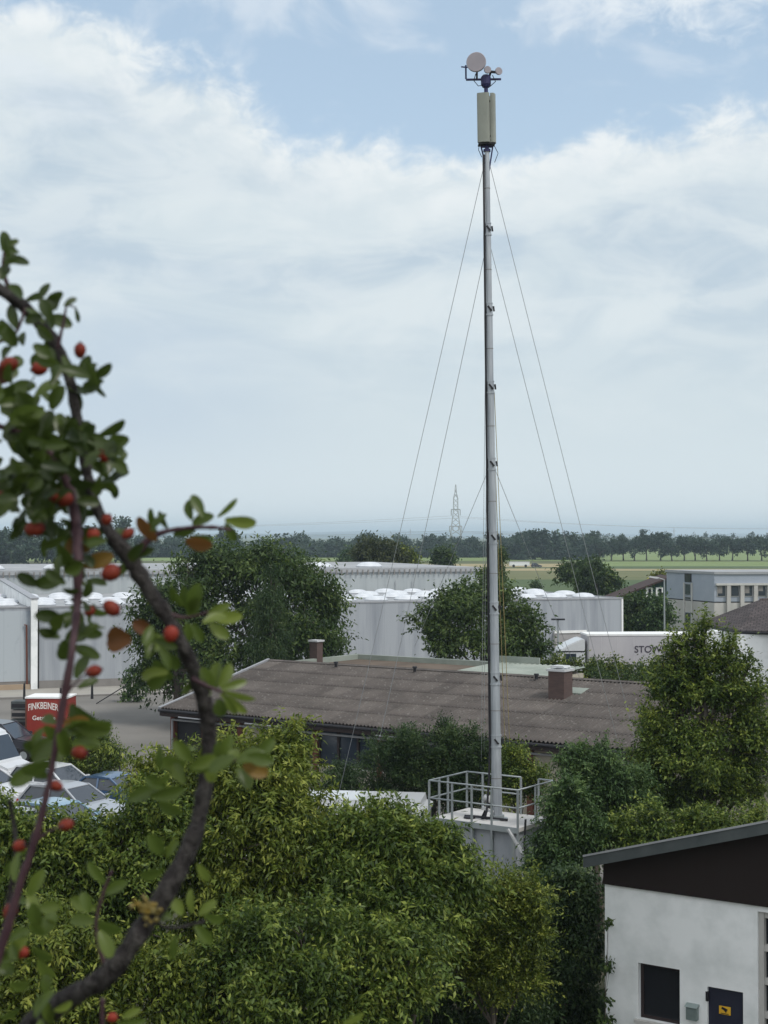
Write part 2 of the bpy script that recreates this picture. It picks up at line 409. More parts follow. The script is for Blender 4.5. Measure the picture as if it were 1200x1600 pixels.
def streaked(name, base, dirt, lo=.42, hi=.72, sx=1.6, sz=.10):
    """wall cladding with run-down dirt streaks and faint sheet joints"""
    m = mat(name, base, .85, scale=1.0, col2=dirt, stretch=(sx, sx, sz), detail=7, lo=lo, hi=hi)
    t = m.node_tree; b = t.nodes['Principled BSDF']; src = b.inputs['Base Color'].links[0].from_socket
    tcn = t.nodes.new('ShaderNodeTexCoord'); sp = t.nodes.new('ShaderNodeSeparateXYZ'); t.links.new(tcn.outputs['Object'], sp.inputs[0])
    md = t.nodes.new('ShaderNodeMath'); md.operation = 'PINGPONG'; md.inputs[1].default_value = .55; t.links.new(sp.outputs[0], md.inputs[0])
    lt = t.nodes.new('ShaderNodeMath'); lt.operation = 'LESS_THAN'; lt.inputs[1].default_value = .025; t.links.new(md.outputs[0], lt.inputs[0])
    fx = t.nodes.new('ShaderNodeMath'); fx.operation = 'MULTIPLY'; fx.inputs[1].default_value = .12; t.links.new(lt.outputs[0], fx.inputs[0])
    mx = t.nodes.new('ShaderNodeMix'); mx.data_type = 'RGBA'; t.links.new(fx.outputs[0], mx.inputs[0])
    t.links.new(src, mx.inputs[6]); mx.inputs[7].default_value = (*[c * .45 for c in dirt], 1); t.links.new(mx.outputs[2], b.inputs['Base Color'])
    return m
M['hwall'] = streaked('hangar_wall', (.325, .35, .38), (.20, .22, .25), lo=.44, hi=.74, sx=1.1, sz=.08)
M['hwall2'] = streaked('hangar_wall_pale', (.36, .39, .40), (.28, .31, .325), lo=.4, hi=.8)
M['leftwall'] = streaked('left_wing_wall', (.38, .42, .45), (.17, .20, .24), lo=.52, hi=.66, sx=.5, sz=.14)
def corrugated(name, a, b_, lichen, rowlen):
    """weathered fibre-cement sheets: each sheet its own shade, dark overlaps, lichen specks"""
    m = bpy.data.materials.new(name); m.use_nodes = True; t = m.node_tree; n = t.nodes.new; l = t.links.new
    b = t.nodes['Principled BSDF']; b.inputs['Roughness'].default_value = .9; b.inputs['Specular IOR Level'].default_value = .2
    tcn = n('ShaderNodeTexCoord')
    br = n('ShaderNodeTexBrick'); br.inputs['Scale'].default_value = 1; br.offset = 0; br.inputs['Brick Width'].default_value = .92
    br.inputs['Row Height'].default_value = rowlen; br.inputs['Mortar Size'].default_value = .028; br.inputs['Mortar Smooth'].default_value = .4
    br.inputs['Color1'].default_value = (*a, 1); br.inputs['Color2'].default_value = (*b_, 1); br.inputs['Mortar'].default_value = (*[v * .45 for v in a], 1)
    l(tcn.outputs['Object'], br.inputs['Vector'])
    nz = n('ShaderNodeTexNoise'); nz.inputs['Scale'].default_value = .7; nz.inputs['Detail'].default_value = 9; nz.inputs['Roughness'].default_value = .7
    l(tcn.outputs['Object'], nz.inputs['Vector'])
    mr = n('ShaderNodeMapRange'); mr.inputs['From Min'].default_value = .3; mr.inputs['From Max'].default_value = .7
    mr.inputs['To Min'].default_value = .72; mr.inputs['To Max'].default_value = 1.25; l(nz.outputs['Fac'], mr.inputs['Value'])
    mm = n('ShaderNodeVectorMath'); mm.operation = 'SCALE'; l(br.outputs['Color'], mm.inputs[0]); l(mr.outputs[0], mm.inputs['Scale'])
    n2 = n('ShaderNodeTexNoise'); n2.inputs['Scale'].default_value = 6; n2.inputs['Detail'].default_value = 6; l(tcn.outputs['Object'], n2.inputs['Vector'])
    m2 = n('ShaderNodeMapRange'); m2.inputs['From Min'].default_value = .58; m2.inputs['From Max'].default_value = .72; m2.inputs['To Max'].default_value = .6
    l(n2.outputs['Fac'], m2.inputs['Value'])
    mx = n('ShaderNodeMix'); mx.data_type = 'RGBA'; l(m2.outputs[0], mx.inputs[0]); l(mm.outputs[0], mx.inputs[6]); mx.inputs[7].default_value = (*lichen, 1)
    l(mx.outputs[2], b.inputs['Base Color']); MATS[name] = m; return m
M['corr'] = corrugated('brown_corrugated', (.078, .069, .064), (.108, .096, .088), (.20, .19, .175), 1.53)
def laps(m):
    t = m.node_tree; n = t.nodes.new; l = t.links.new; b = t.nodes['Principled BSDF']
    br = [x for x in t.nodes if x.type == 'TEX_BRICK'][0]; br.inputs['Mortar Size'].default_value = 0
    src = b.inputs['Base Color'].links[0].from_socket
    tcn = n('ShaderNodeTexCoord'); sp = n('ShaderNodeSeparateXYZ'); l(tcn.outputs['Object'], sp.inputs[0])
    nz = n('ShaderNodeTexNoise'); nz.inputs['Scale'].default_value = 3; l(tcn.outputs['Object'], nz.inputs['Vector'])
    ad = n('ShaderNodeMath'); ad.operation = 'MULTIPLY_ADD'; l(nz.outputs['Fac'], ad.inputs[0]); ad.inputs[1].default_value = .10; l(sp.outputs[1], ad.inputs[2])
    md = n('ShaderNodeMath'); md.operation = 'MODULO'; l(ad.outputs[0], md.inputs[0]); md.inputs[1].default_value = 1.5
    mr = n('ShaderNodeMapRange'); l(md.outputs[0], mr.inputs['Value']); mr.inputs['From Min'].default_value = 0; mr.inputs['From Max'].default_value = .42; mr.inputs['To Min'].default_value = .36; mr.inputs['To Max'].default_value = 0
    mx = n('ShaderNodeMix'); mx.data_type = 'RGBA'; l(mr.outputs[0], mx.inputs[0]); l(src, mx.inputs[6]); mx.inputs[7].default_value = (.03, .025, .026, 1)
    l(mx.outputs[2], b.inputs['Base Color'])
laps(M['corr'])
def tiles(name, a, b_):
    m = corrugated(name, a, b_, tuple(v * 1.6 for v in a), .36)
    br = [x for x in m.node_tree.nodes if x.type == 'TEX_BRICK'][0]; br.inputs['Brick Width'].default_value = .33; br.offset = .5
    br.inputs['Mortar Size'].default_value = .03
    return m
M['tiles'] = tiles('dark_roof_tiles', (.055, .047, .048), (.090, .076, .075))

# ------------------------------------------------------------------ setting
def sheet(name, poly, z, m): return struct(name, MB().add([(x, y, z) for x, y in poly], [tuple(range(len(poly)))]), m)
sheet('ground', [(-11000, -150), (11000, -150), (11000, 13200), (-11000, 13200)], 0, M['grass'])
sheet('yard', [(-70, 40), (38, 40), (38, 122), (16, 119), (-70, 88)], .004, M['yard'])
sheet('garden_soil', [(-30, -20), (30, -20), (30, 46), (-30, 46)], .008, M['soil'])
hx, hy = math.cos(R(19.4)), math.sin(R(19.4))
O = Vector((18.7, 120.5))
def hl(x, y): return (O.x + hx * x - hy * y, O.y + hy * x + hx * y)
sheet('concrete_apron', [hl(-75, -6), hl(6, -6), hl(6, 0), hl(-75, 0)], .02, M['concrete'])
kb = MB(); p, q = hl(-75, -6.2), hl(-22, -6.2); kb.bar((*p, .06), (*q, .06), .25, .12); struct('kerb', kb, M['kerb'])
# fields beyond the hangars (bands recede to the avenue)
def band(name, pxa, pxb, ya, yb, z, m, ext=0):
    a, b, c, d = gnd(pxa, ya), gnd(pxb, ya), gnd(pxb, yb), gnd(pxa, yb)
    sheet(name, [(a.x, a.y), (b.x, b.y), (c.x, c.y), (d.x, d.y)], z, m)
band('field', -1500, 3200, 886, 881, .02, M['f_tan'])
band('field', 920, 3200, 885.5, 877.5, .04, M['f_light'])
band('field', 905, 3200, 889, 885, .06, M['f_dark'])
band('field', -900, 3200, 893, 888.2, .03, M['f_tan'])
band('field', -900, 3200, 907, 892, .05, M['f_olive'])
band('field', -900, 3200, 960, 906, .07, M['f_dark'])
band('field', -2000, 3200, 876.6, 853, .05, M['f_light'])
# far hill ridges
def ridge(name, Y, h0, amp, seed):
    rr = random.Random(seed); n = 160; vs = []; ph = [rr.uniform(0, 6) for _ in range(6)]
    W = Y * .62
    for i in range(n + 1):
        x = -W + 2 * W * i / n; t = x / Y
        h = h0 + amp * (math.sin(t * 9 + ph[0]) * .5 + math.sin(t * 23 + ph[1]) * .3 + math.sin(t * 51 + ph[2]) * .14 + math.sin(t * 110 + ph[3]) * .06)
        h = max(h, 2)
        for d, k in ((-500, 0), (-180, .7), (0, 1), (600, .5), (1200, 0)): vs.append((x, Y + d, h * k - (.5 if k == 0 else 0)))
    fs = [(i * 5 + j, (i + 1) * 5 + j, (i + 1) * 5 + j + 1, i * 5 + j + 1) for i in range(n) for j in range(4)]
    struct(name, MB().add(vs, fs), M['hill'], smooth=True)
ridge('far_hills', 11500, 28, 26, 4)
ridge('hills', 7600, 12, 14, 9)

# ------------------------------------------------------------------ brown corrugated building
BA = R(-35.42); B0 = Vector((-9.86, 67.8, 0))
EH, RH, HW, BL = 2.9, 4.5, 7.5, 34.0
bld = thing('workshop_building', 'long low workshop with brown corrugated roof and rust red posts', 'building', B0, BA)
def corr_slope(y0, z0, y1, z1, x0, x1, rows, per=.177, amp=.040):
    n = int((x1 - x0) / per * 5); xs = np.linspace(x0, x1, n + 1); wv = amp * np.cos((xs - x0) / per * 2 * PI); vs = []; fs = []
    for r in range(rows):
        for e, t in ((0, r / rows - (.012 if r else 0)), (1, (r + 1) / rows)):
            y = y0 + (y1 - y0) * t; z = z0 + (z1 - z0) * t + (.022 if e == 0 else 0)
            vs += [(x, y, z + a) for x, a in zip(xs, wv)]
        k = r * 2 * (n + 1)
        fs += [(k + i, k + i + 1, k + n + 1 + i + 1, k + n + 1 + i) for i in range(n)]
    return vs, fs
mb = MB(); mb.add(*corr_slope(0, EH, HW, RH, 0, BL, 5)); mb.add(*corr_slope(2 * HW, EH, HW, RH, 0, BL, 5))
me = bpy.data.meshes.new('roof'); me.from_pydata(mb.v, [], mb.f)
roof = link('roof', me, M['corr'], bld)
for p in me.polygons: p.use_smooth = True
MB().prism([(-.02, EH - .06), (HW, RH - .06), (2 * HW + .02, EH - .06), (2 * HW, EH - .16), (HW, RH - .2), (0, EH - .16)], 'x', .05, BL).build('roof_deck', M['dbrown'], roof)
rc = MB()
for k in range(int(BL / 1.0)):                                  # ridge caps
    rc.prism([(HW - .16, RH + .015), (HW, RH + .075), (HW + .16, RH + .015), (HW, RH + .04)], 'x', k * 1.0, k * 1.0 + .98)
rc.build('ridge_cap', M['corr'], roof)
for xx in (4.4, 8.8, 15.0, 24.6): MB().lathe([(.07, 0), (.07, .16), (.11, .17), (.10, .24)], 10, (xx, HW - .5, RH - .05)).build('vent_pipe', M['black'], roof)
MB().bar((-.03, -.02, EH - .03), (-.03, HW, RH + .02), .14, .16).build('verge_board', M['gutter'], roof)
MB().box(0, BL, -.04, .02, EH - .32, EH - .06).build('fascia', M['dbrown'], bld)
MB().box(.02, BL - .02, .02, .75, EH - .34, EH - .30).build('soffit', M['dbrown'], bld)
gt = MB(); gt.tube([(0, -.10, EH - .08), (BL, -.10, EH - .11)], .065, 8); gt.build('gutter', M['black'], bld)
mb = MB(); mb.tube([(0.3, .45, EH - .52), (BL, .45, EH - .52)], .05, 8)
for x0, x1 in ((1.2, 3.1), (5.0, 7.0), (11.8, 14.0)): mb.tube([(x0, -.12, EH - .30), (x1, -.12, EH - .32)], .035, 6)
mb.build('conduit', M['gutter'], bld)
MB().tube([(.3, .45, EH - .52), (.3, .45, .1)], .05, 8).build('downpipe', M['gutter'], bld)
# body behind
MB().prism([(.9, 0), (.9, EH - .2), (HW, RH - .25), (2 * HW - .7, EH - .2), (2 * HW - .7, 0)], 'x', .5, BL - .3).build('wall', M['dbrown'], bld)
bays = [0.15, 2.0, 4.05, 6.2, 8.15, 11.4, 14.7, 18.35, 21.5, 24.7, 27.9, 31.0, 33.6]
kinds = ['open', 'door', 'cream', 'win', 'win', 'win', 'win', 'cream', 'cream', 'cream', 'cream', 'win']
for i, x in enumerate(bays): MB().box(x - .13, x + .13, .62, .90, 0, EH - .34).build('post', M['rust'], bld, bevel=.01)
for i, k in enumerate(kinds):
    a, b = bays[i] + .135, bays[i + 1] - .135
    if k == 'open': MB().box(a, b, .80, .88, 0, EH - .34).build('opening_shade', M['black'], bld)  # black slab stands in for the shade inside the open bay
    if k == 'door': 
        d = MB().box(a, b, .76, .88, 0, EH - .36).build('gate', M['rust'], bld)
        g = MB()
        for q in range(7): g.box(a + .1 + q * (b - a - .2) / 7, a + .1 + (q + 1) * (b - a - .2) / 7 - .04, .74, .757, .1, EH - .5)
        g.build('boarding', M['dbrown'], d)
    if k == 'cream':
        MB().box(a, b, .74, .88, 0, EH - .34).build('wall_panel', M['cream'], bld)
    if k == 'win':
        MB().box(a, b, .74, .88, 0, 1.05).build('wall_panel', M['cream'], bld)
        fr = MB(); fr.box(a, b, .72, .80, 1.05, 1.12); fr.box(a, b, .72, .80, EH - .42, EH - .34)
        nm = 3
        for q in range(nm + 1): xx = a + (b - a) * q / nm; fr.box(max(a, xx - .05), min(b, xx + .05), .72, .80, 1.12, EH - .42)
        f = fr.build('window', M['dbrown'], bld); MB().box(a, b, .80, .84, 1.05, EH - .42).build('pane', M['glassb'], f)
        MB().box(a, b, .66, .735, 1.0, 1.048).build('sill', M['cement'], f)
# chimneys on it
def chimney(px, y, x, w_, z0, z1, capm, pl):
    o = thing('chimney', '', '', (0, 0, 0))
    for k_ in ('label', 'category'):
        if k_ in o: del o[k_]
    o.parent = pl; o.location = (x, y, 0)
    MB().box(-w_ / 2, w_ / 2, -w_ / 2, w_ / 2, z0, z1).build('stack', M['chim'], o, bevel=.01)
    MB().box(-w_ / 2 - .06, w_ / 2 + .06, -w_ / 2 - .06, w_ / 2 + .06, z1 + .003, z1 + .09).build('cap', capm, o)
    return o
# positions solved in the building frame from the photograph
def on_plane(px, py, z):
    a = (800 - py) / F; dY = math.cos(PITCH) - a * math.sin(PITCH); dZ = math.sin(PITCH) + a * math.cos(PITCH)
    t = (z - EYE) / dZ; X, Y = (px - 600) / F * t - B0.x, dY * t - B0.y
    return (X * math.cos(BA) + Y * math.sin(BA), -X * math.sin(BA) + Y * math.cos(BA))
cx_, cy_ = on_plane(869, 1100, 3.75)
ch = chimney(0, cy_ + .35, cx_, .72, 3.4, 5.05, M['tin'], bld)
cowl = MB(); cowl.prism([(-.34, 5.20), (.34, 5.20), (.28, 5.27), (-.28, 5.27)], 'y', -.28, .28)
for sx in (-.3, .3):
    for sy in (-.28, .28): cowl.box(sx * .9 - .02, sx * .9 + .02, sy * .85 - .02, sy * .85 + .02, 5.145, 5.20)
cowl.build('cowl', M['tin'], ch)
MB().box(-.38, .5, -.50, -.37, 3.52, 3.60).build('flashing', M['tin'], ch)
sx_, sy_ = on_plane(900, 1089, 3.95)
s_ = RH - EH
def slz(y): return EH + (RH - EH) * y / HW
MB().add([(sx_ - .42, sy_ - .36, slz(sy_ - .36) + .06), (sx_ + .42, sy_ - .36, slz(sy_ - .36) + .06), (sx_ + .42, sy_ + .36, slz(sy_ + .36) + .06), (sx_ - .42, sy_ + .36, slz(sy_ + .36) + .06),
          (sx_ - .42, sy_ - .36, slz(sy_ - .36) - .05), (sx_ + .42, sy_ - .36, slz(sy_ - .36) - .05), (sx_ + .42, sy_ + .36, slz(sy_ + .36) - .05), (sx_ - .42, sy_ + .36, slz(sy_ + .36) - .05)],
         [(0, 1, 2, 3), (7, 6, 5, 4), (0, 4, 5, 1), (1, 5, 6, 2), (2, 6, 7, 3), (3, 7, 4, 0)]).build('skylight', M['palegreen'], roof)
# flat-roofed annex behind the ridge
anx = thing('flat_annex', 'flat roofed brown annex with pale parapet behind the corrugated roof', 'building', B0, BA)
MB().box(-1.9, 11.8, 10.6, 17.2, 0, 3.80).build('wall', M['cream'], anx)
MB().box(-1.88, 11.48, 10.62, 17.18, 3.804, 3.86).build('flat_roof', M['flatroof'], anx)
pr = MB(); pr.box(-2.0, 8.6, 17.05, 17.3, 3.6, 4.12); pr.box(-2.0, -1.75, 10.5, 17.05, 3.6, 4.12); pr.build('parapet', M['palegreen'], anx)
v, f = corr_slope(12.6, 3.90, 17.2, 4.10, 7.0, 11.9, 1, .3, .03)
pm = bpy.data.meshes.new('sheet_roof'); pm.from_pydata(v, [], f); link('sheet_roof', pm, M['palegreen'], anx)
MB().box(7.0, 9.3, 17.25, 17.35, 3.9, 4.42).build('sheet_upstand', M['palegreen'], anx)
c2 = on_plane(494, 1032, 4.0)
chimney(0, max(c2[1], 9.2), c2[0], .5, 2.5, 4.98, M['tin'], anx)

# ------------------------------------------------------------------ hangars
HA = R(19.4)
H1 = thing('warehouse', 'long pale grey warehouse with streaked wall and rows of dome skylights', 'building', (O.x, O.y, 0), HA)
H = 5.65
MB().box(-62, 0, 0, 24, 0, H - .12).build('wall', M['hwall'], H1)
MB().box(-61.9, -.12, .12, 24, H - .118, H - .06).build('roof', M['hroof'], H1)
cp = MB(); cp.box(-62, .04, -.04, .14, H - .115, H); cp.box(-.10, .04, .143, 24, H - .115, H); cp.build('parapet', M['gutter'], H1)
MB().box(-62, .02, -.03, -.003, 0, .55).build('plinth', M['kerb'], H1)
MB().box(-.12, .03, -.06, -.033, 0, H - .12).build('corner_trim', M['white'], H1)
dm = MB(); dm.lathe([(.86, 0), (.86, .16), (.80, .20), (.74, .34), (.60, .47), (.40, .56), (.18, .60), (.02, .61)], 20)
dmesh = dm.mesh('dome', True); dmesh.materials.append(M['dome'])
def dome(parent, x, y, z, s=1.0):
    o = bpy.data.objects.new('skylight_dome', dmesh); COL.objects.link(o); o.parent = parent; o.location = (x, y, z); o.scale = (s * 1.12, s * 1.12, s * .62)
for row in range(4):
    for k in range(24):
        x = -1.9 - k * 2.5 + (row % 2) * .6
        dome(H1, x, 3.0 + row * 4.6, H - .06, .96 + .07 * math.sin(k * 2.3 + row))
# grey door box right of the tree
dx0 = -5.9
d = MB().box(dx0 - .1, dx0 + 2.4, -.4, -.034, 0, 3.15).build('gate', M['officew'], H1)
MB().box(dx0 - .2, dx0 + 2.52, -.5, -.4, 3.0, 3.2).build('frame', M['white'], d)
MB().box(dx0 + 2.4, dx0 + 2.52, -.5, -.034, 0, 2.997).build('frame', M['white'], d)
mb = MB()
for q in range(6): mb.box(dx0 - .06, dx0 + 2.36, -.425, -.403, .1 + q * .48, .1 + q * .48 + .44)
mb.build('door_slats', mat('door_grey', (.33, .32, .32), .7, scale=1), d)
# fire wall with its cap, left bay differently stained, red downpipe
fw = thing('fire_wall', 'whitish fire wall pillar with sloping top between two warehouse bays', 'wall', (*hl(-45.3, 0), 0), HA)
MB().prism([(-.45, 0), (24, 0), (24, 6.9), (-.45, 6.15)], 'x', -.22, .22).build('wall_body', M['render'], fw)
MB().prism([(-.5, 6.153), (24, 6.903), (24, 7.0), (-.5, 6.25)], 'x', -.28, .28).build('coping', M['gutter'], fw)
MB().box(-62, -45.55, -.06, -.033, .55, H - .3).build('stained_panel', M['leftwall'], H1)
dp = MB(); dp.tube([(-45.95, -.2, 4.4), (-45.8, -.2, 4.4), (-45.75, -.2, .1)], .06, 8); dp.build('downpipe', M['rust'], H1)
MB().box(-45.03, -44.93, -.06, -.033, 0, H - .2).build('joint', M['black'], H1)
MB().box(-62, -45.55, -.4, -.07, 0, .35).build('base_ledge', mat('base_ledge', (.36, .28, .2), .9, scale=1), H1)
# higher hangar behind
p = at(748, 886, 142)
H2 = thing('rear_warehouse', 'taller plain grey warehouse behind with ribbed eaves and few domes', 'building', (p.x, p.y, 0), HA)
HH = p.z
MB().box(-75, 0, 0, 30, 0, HH - .4).build('wall', M['hwall2'], H2)
MB().box(-75, .1, -.15, 30, HH - .397, HH).build('roof', M['hroof'], H2)
mb = MB()
for k in range(150): mb.box(-74.9 + k * .5, -74.9 + k * .5 + .10, -.22, -.153, HH - .62, HH - .15)
mb.build('eaves_brackets', M['kerb'], H2)
MB().box(-.12, .05, -.05, -.002, 0, HH - .4).build('corner_trim', M['white'], H2)
for x in (-9.5, -14.3, -18.3, -23, -38, -43.6, -49): dome(H2, x, 3.5, HH, 1.25)
mb = MB(); mb.box(-36.6, -34.6, 4, 6, HH, HH + .55); mb.build('roof_vent_box', M['tin'], H2)
for x in (-6.6, -8.2): MB().tube([(x, -.1, 4.6), (x, -.1, HH - 1.2)], .03, 5).build('rod', M['wire'], H2)

# ------------------------------------------------------------------ office block, right
p = at(1116, 893.5, 150)
off = thing('office_block', 'two storey grey office block with ribbon of windows at upper floor', 'building', (p.x, p.y, 0), R(8))
T = p.z; MID = 4.0
LA = R(35)   # side wall runs back-left from the corner
# plan: corner (0,0); front runs +x; side runs up-left
sxv, syv = -1.55, 9.81
pl = [(0, 0), (28, 0), (28 + sxv, syv), (sxv, syv)]
MB().prism(pl, 'z', 0, MID - .06).build('lower_wall', M['officew'], off)
MB().prism(pl, 'z', MID + .06, T - .25).build('upper_wall', M['officeg'], off)
MB().prism([(-.0, .06), (27.9, .06), (27.9 + sxv, syv - .06), (sxv + .08, syv - .06)], 'z', MID - .06, MID + .06).build('storey_joint', M['black'], off)
MB().prism([(-.05, -.12), (28, -.12), (28 + sxv, syv), (sxv - .18, syv)], 'z', T - .247, T).build('roof_edge', M['hroof'], off)
n_ = 11
MB().box(.12, 27, -.30, -.003, T - 1.32, T - 1.12).build('window_band', M['cement'], off)
for k in range(18):
    x = .28 + k * 1.38
    f = MB().box(x, x + .84, -.06, -.003, T - 2.42, T - 1.33).build('window', M['officew'], off)
    MB().box(x + .05, x + .79, -.085, -.063, T - 2.36, T - 1.38).build('pane', M['glassb'], f)
    if k % 3 != 1: MB().box(x + .05, x + .5, -.10, -.088, T - (1.9 if k % 2 else 2.1), T - 1.38).build('blind', M['kerb'], f)
    MB().box(x + .92, x + 1.3, -.28, -.003, 1.2, T - 1.33).build('pilaster', M['officew'], off)
    if k < 15: MB().box(x, x + .84, -.03, -.002, 1.1, 2.4).build('pane', M['glass'], off)
# narrow side windows
L = math.hypot(sxv, syv); ux, uy = sxv / L, syv / L; nx, ny = -uy, ux
def side(u0, u1, z0, z1, d0, d1):
    return MB().prism([(ux * u0 + nx * d0, uy * u0 + ny * d0), (ux * u1 + nx * d0, uy * u1 + ny * d0), (ux * u1 + nx * d1, uy * u1 + ny * d1), (ux * u0 + nx * d1, uy * u0 + ny * d1)], 'z', z0, z1)
if nx * 0 + ny * -1 < 0: pass
for z0, z1, mm in ((T - 1.15, T - .30, 'black'), (MID + .5, T - 1.3, 'glassb'), (MID + .07, MID + .35, 'glass'), (.9, MID - 1.2, 'glassb')):
    f = side(L * .46, L * .60, z0, z1, .003, .06).build('window', M['black'] if mm == 'black' else M['gutter'], off)
    side(L * .475, L * .585, z0 + .06, z1 - .06, .063, .075).build('pane', M['glass'] if mm != 'glassb' else M['glassb'], f)
side(L * .44, L * .457, 0, T - 1.2, .003, .10).build('rib', M['cement'], off)
side(L * .603, L * .62, 0, T - 1.2, .003, .10).build('rib', M['cement'], off)

# ------------------------------------------------------------------ dark green house with gable
p = at(1048, 899, 185)
gh = thing('green_house', 'dark green boarded house with brown gabled roof and white windows', 'house', (p.x, p.y, 0), 0)
rz = p.z - .35; gs = .38; ghw = 7.5
MB().prism([(-ghw, 0), (-ghw, rz - gs * ghw), (0, rz), (ghw, rz - gs * ghw), (ghw, 0)], 'y', 0, 7).build('wall', M['greenwood'], gh)
MB().prism([(-ghw - .7, rz - gs * (ghw + .7) + .25), (0, rz + .28), (ghw + .7, rz - gs * (ghw + .7) + .25), (ghw + .7, rz - gs * (ghw + .7) + .04), (0, rz + .05), (-ghw - .7, rz - gs * (ghw + .7) + .04)], 'y', -.5, 7.3).build('roof', M['redtile'], gh)
for a, b in ((-2.95, -2.25), (-1.75, -1.0)):
    z0, z1 = at(1014, 934, 185).z, at(1014, 918, 185).z
    f = MB().box(a - .05, b + .05, -.05, -.003, z0, z1).build('window', M['white'], gh)
    MB().box(a + .24, b - .10, -.07, -.053, z0 + .12, z1 - .12).build('pane', M['glass'], f)

# ------------------------------------------------------------------ tiled house at right
p = at(1155, 983, 88)
th = thing('tiled_house', 'white rendered house with dark brown tiled roof at right edge', 'house', (p.x, p.y, 0), R(-16))
eh = p.z
def poly3(vs, name, m, parent, thick=.12):
    vs = [Vector(v) for v in vs]; nrm = (vs[1] - vs[0]).cross(vs[2] - vs[0]).normalized()
    if nrm.z < 0: nrm = -nrm
    lo = [v - nrm * thick for v in vs]; n = len(vs)
    return MB().add(vs + lo, [tuple(range(n)), tuple(range(2 * n - 1, n - 1, -1))] + [(i, i + n, (i + 1) % n + n, (i + 1) % n) for i in range(n)]).build(name, m, parent)
MB().box(-1.7, 12, 0, 9, 0, eh - .15).build('wall', M['render'], th)
MB().prism([(-1.7, .003), (-.0, .003), (-.0, -.8), (-.0, -1.0), (-.02, -1.0), (-.02, -.0)], 'z', 0, .02).build('door_mat', M['kerb'], th)
MB().box(.0, 2.0, -2.2, -.003, 0, eh - .15).build('porch_wall', M['render'], th)
ht = th.matrix_basis
# roof: hipped, left tip seen at (1093,972), ridge start at (1187,938)
def inlocal(px, py, Y):
    q = at(px, py, Y) - Vector((p.x, p.y, 0)); a = R(16); 
    return Vector((q.x * math.cos(a) - q.y * math.sin(a), q.x * math.sin(a) + q.y * math.cos(a), q.z))
A_ = inlocal(1093, 973, 93); B_ = inlocal(1155, 985, 86); C_ = inlocal(1260, 988, 84); Rg = inlocal(1187, 937, 92); Rg2 = inlocal(1290, 937, 92)
poly3([A_, B_, C_, Rg2, Rg], 'roof', M['tiles'], th, .1)
bk = Vector((A_.x + 1.5, A_.y + 7, A_.z)); bk2 = Vector((C_.x + 2, A_.y + 7, A_.z))
poly3([Rg, Rg2, bk2, bk], 'roof', M['tiles'], th, .1); poly3([A_, Rg, bk], 'roof', M['tiles'], th, .1)
mb = MB(); mb.tube([A_ + Vector((0, -.03, -.1)), B_ + Vector((0, -.05, -.1)), C_ + Vector((0, -.05, -.1))], .07, 6); mb.build('gutter', M['black'], th)
MB().tube([Rg, Rg2], .1, 6).build('ridge_cap', M['tiles'], th)

# ------------------------------------------------------------------ garage bottom right
p = at(945, 1375, 30.3); GA = math.atan2(28.4 - 30.3, 7.1 - 4.36)
gar = thing('garage', 'white rendered garage with dark boarded gable and grey roof edge', 'building', (p.x, p.y, 0), GA)
WH = p.z
def gl(px, py, off=0):     # point on the front wall plane of the garage -> (local x, z)
    a = (800 - py) / F; dY = math.cos(PITCH) - a * math.sin(PITCH); dZ = math.sin(PITCH) + a * math.cos(PITCH); dX = (px - 600) / F
    nX, nY = math.sin(GA), -math.cos(GA)
    t = ((p.x * nX + p.y * nY) + off) / (dX * nX + dY * nY)
    X, Y, Z = dX * t, dY * t, EYE + dZ * t
    return ((X - p.x) * math.cos(GA) + (Y - p.y) * math.sin(GA), Z)
def holed_wall(mb, x0, x1, z0, z1, holes, y0, y1):
    """wall slab made of butted boxes around rectangular openings"""
    xs = sorted({x0, x1, *[h[0] for h in holes], *[h[1] for h in holes]})
    for a, b in zip(xs[:-1], xs[1:]):
        cuts = sorted([(h[2], h[3]) for h in holes if h[0] <= a + 1e-6 and h[1] >= b - 1e-6]); z = z0
        for c, d_ in cuts:
            if c > z: mb.box(a, b, y0, y1, z, c)
            z = d_
        if z < z1: mb.box(a, b, y0, y1, z, z1)
w0 = gl(997, 1504); w1 = gl(1062, 1597)
wb = gl(1000, 1592)[1]; wx0, wx1, wz0, wz1 = w0[0], gl(1062, 1520)[0], wb, w0[1]
dx0, dz1 = gl(1105, 1541); dx1 = gl(1161, 1550)[0]
bx0 = gl(1184, 1500)[0]; bz1 = gl(1184, 1424)[1]
mb = MB(); holed_wall(mb, 0, 9, 0, WH, [(wx0, wx1, wz0, wz1), (dx0, dx1, 0, dz1), (bx0, bx0 + 3.0, 0, bz1)], 0, .3)
mb.build('front_wall', M['render'], gar)
MB().prism([(.301, 0), (5.0, 0), (5.0, WH - .75), (.301, WH - .02)], 'x', 0, .3).build('side_wall', M['render'], gar)
MB().box(.3, 9, 4.7, 5.0, 0, WH - .78).build('rear_wall', M['render'], gar)
MB().prism([(.301, 0), (4.7, 0), (4.7, WH - .75), (.301, WH - .02)], 'x', 8.7, 9).build('side_wall', M['render'], gar)
MB().box(.31, 8.69, .302, 4.69, .0, .05).build('floor', M['kerb'], gar)
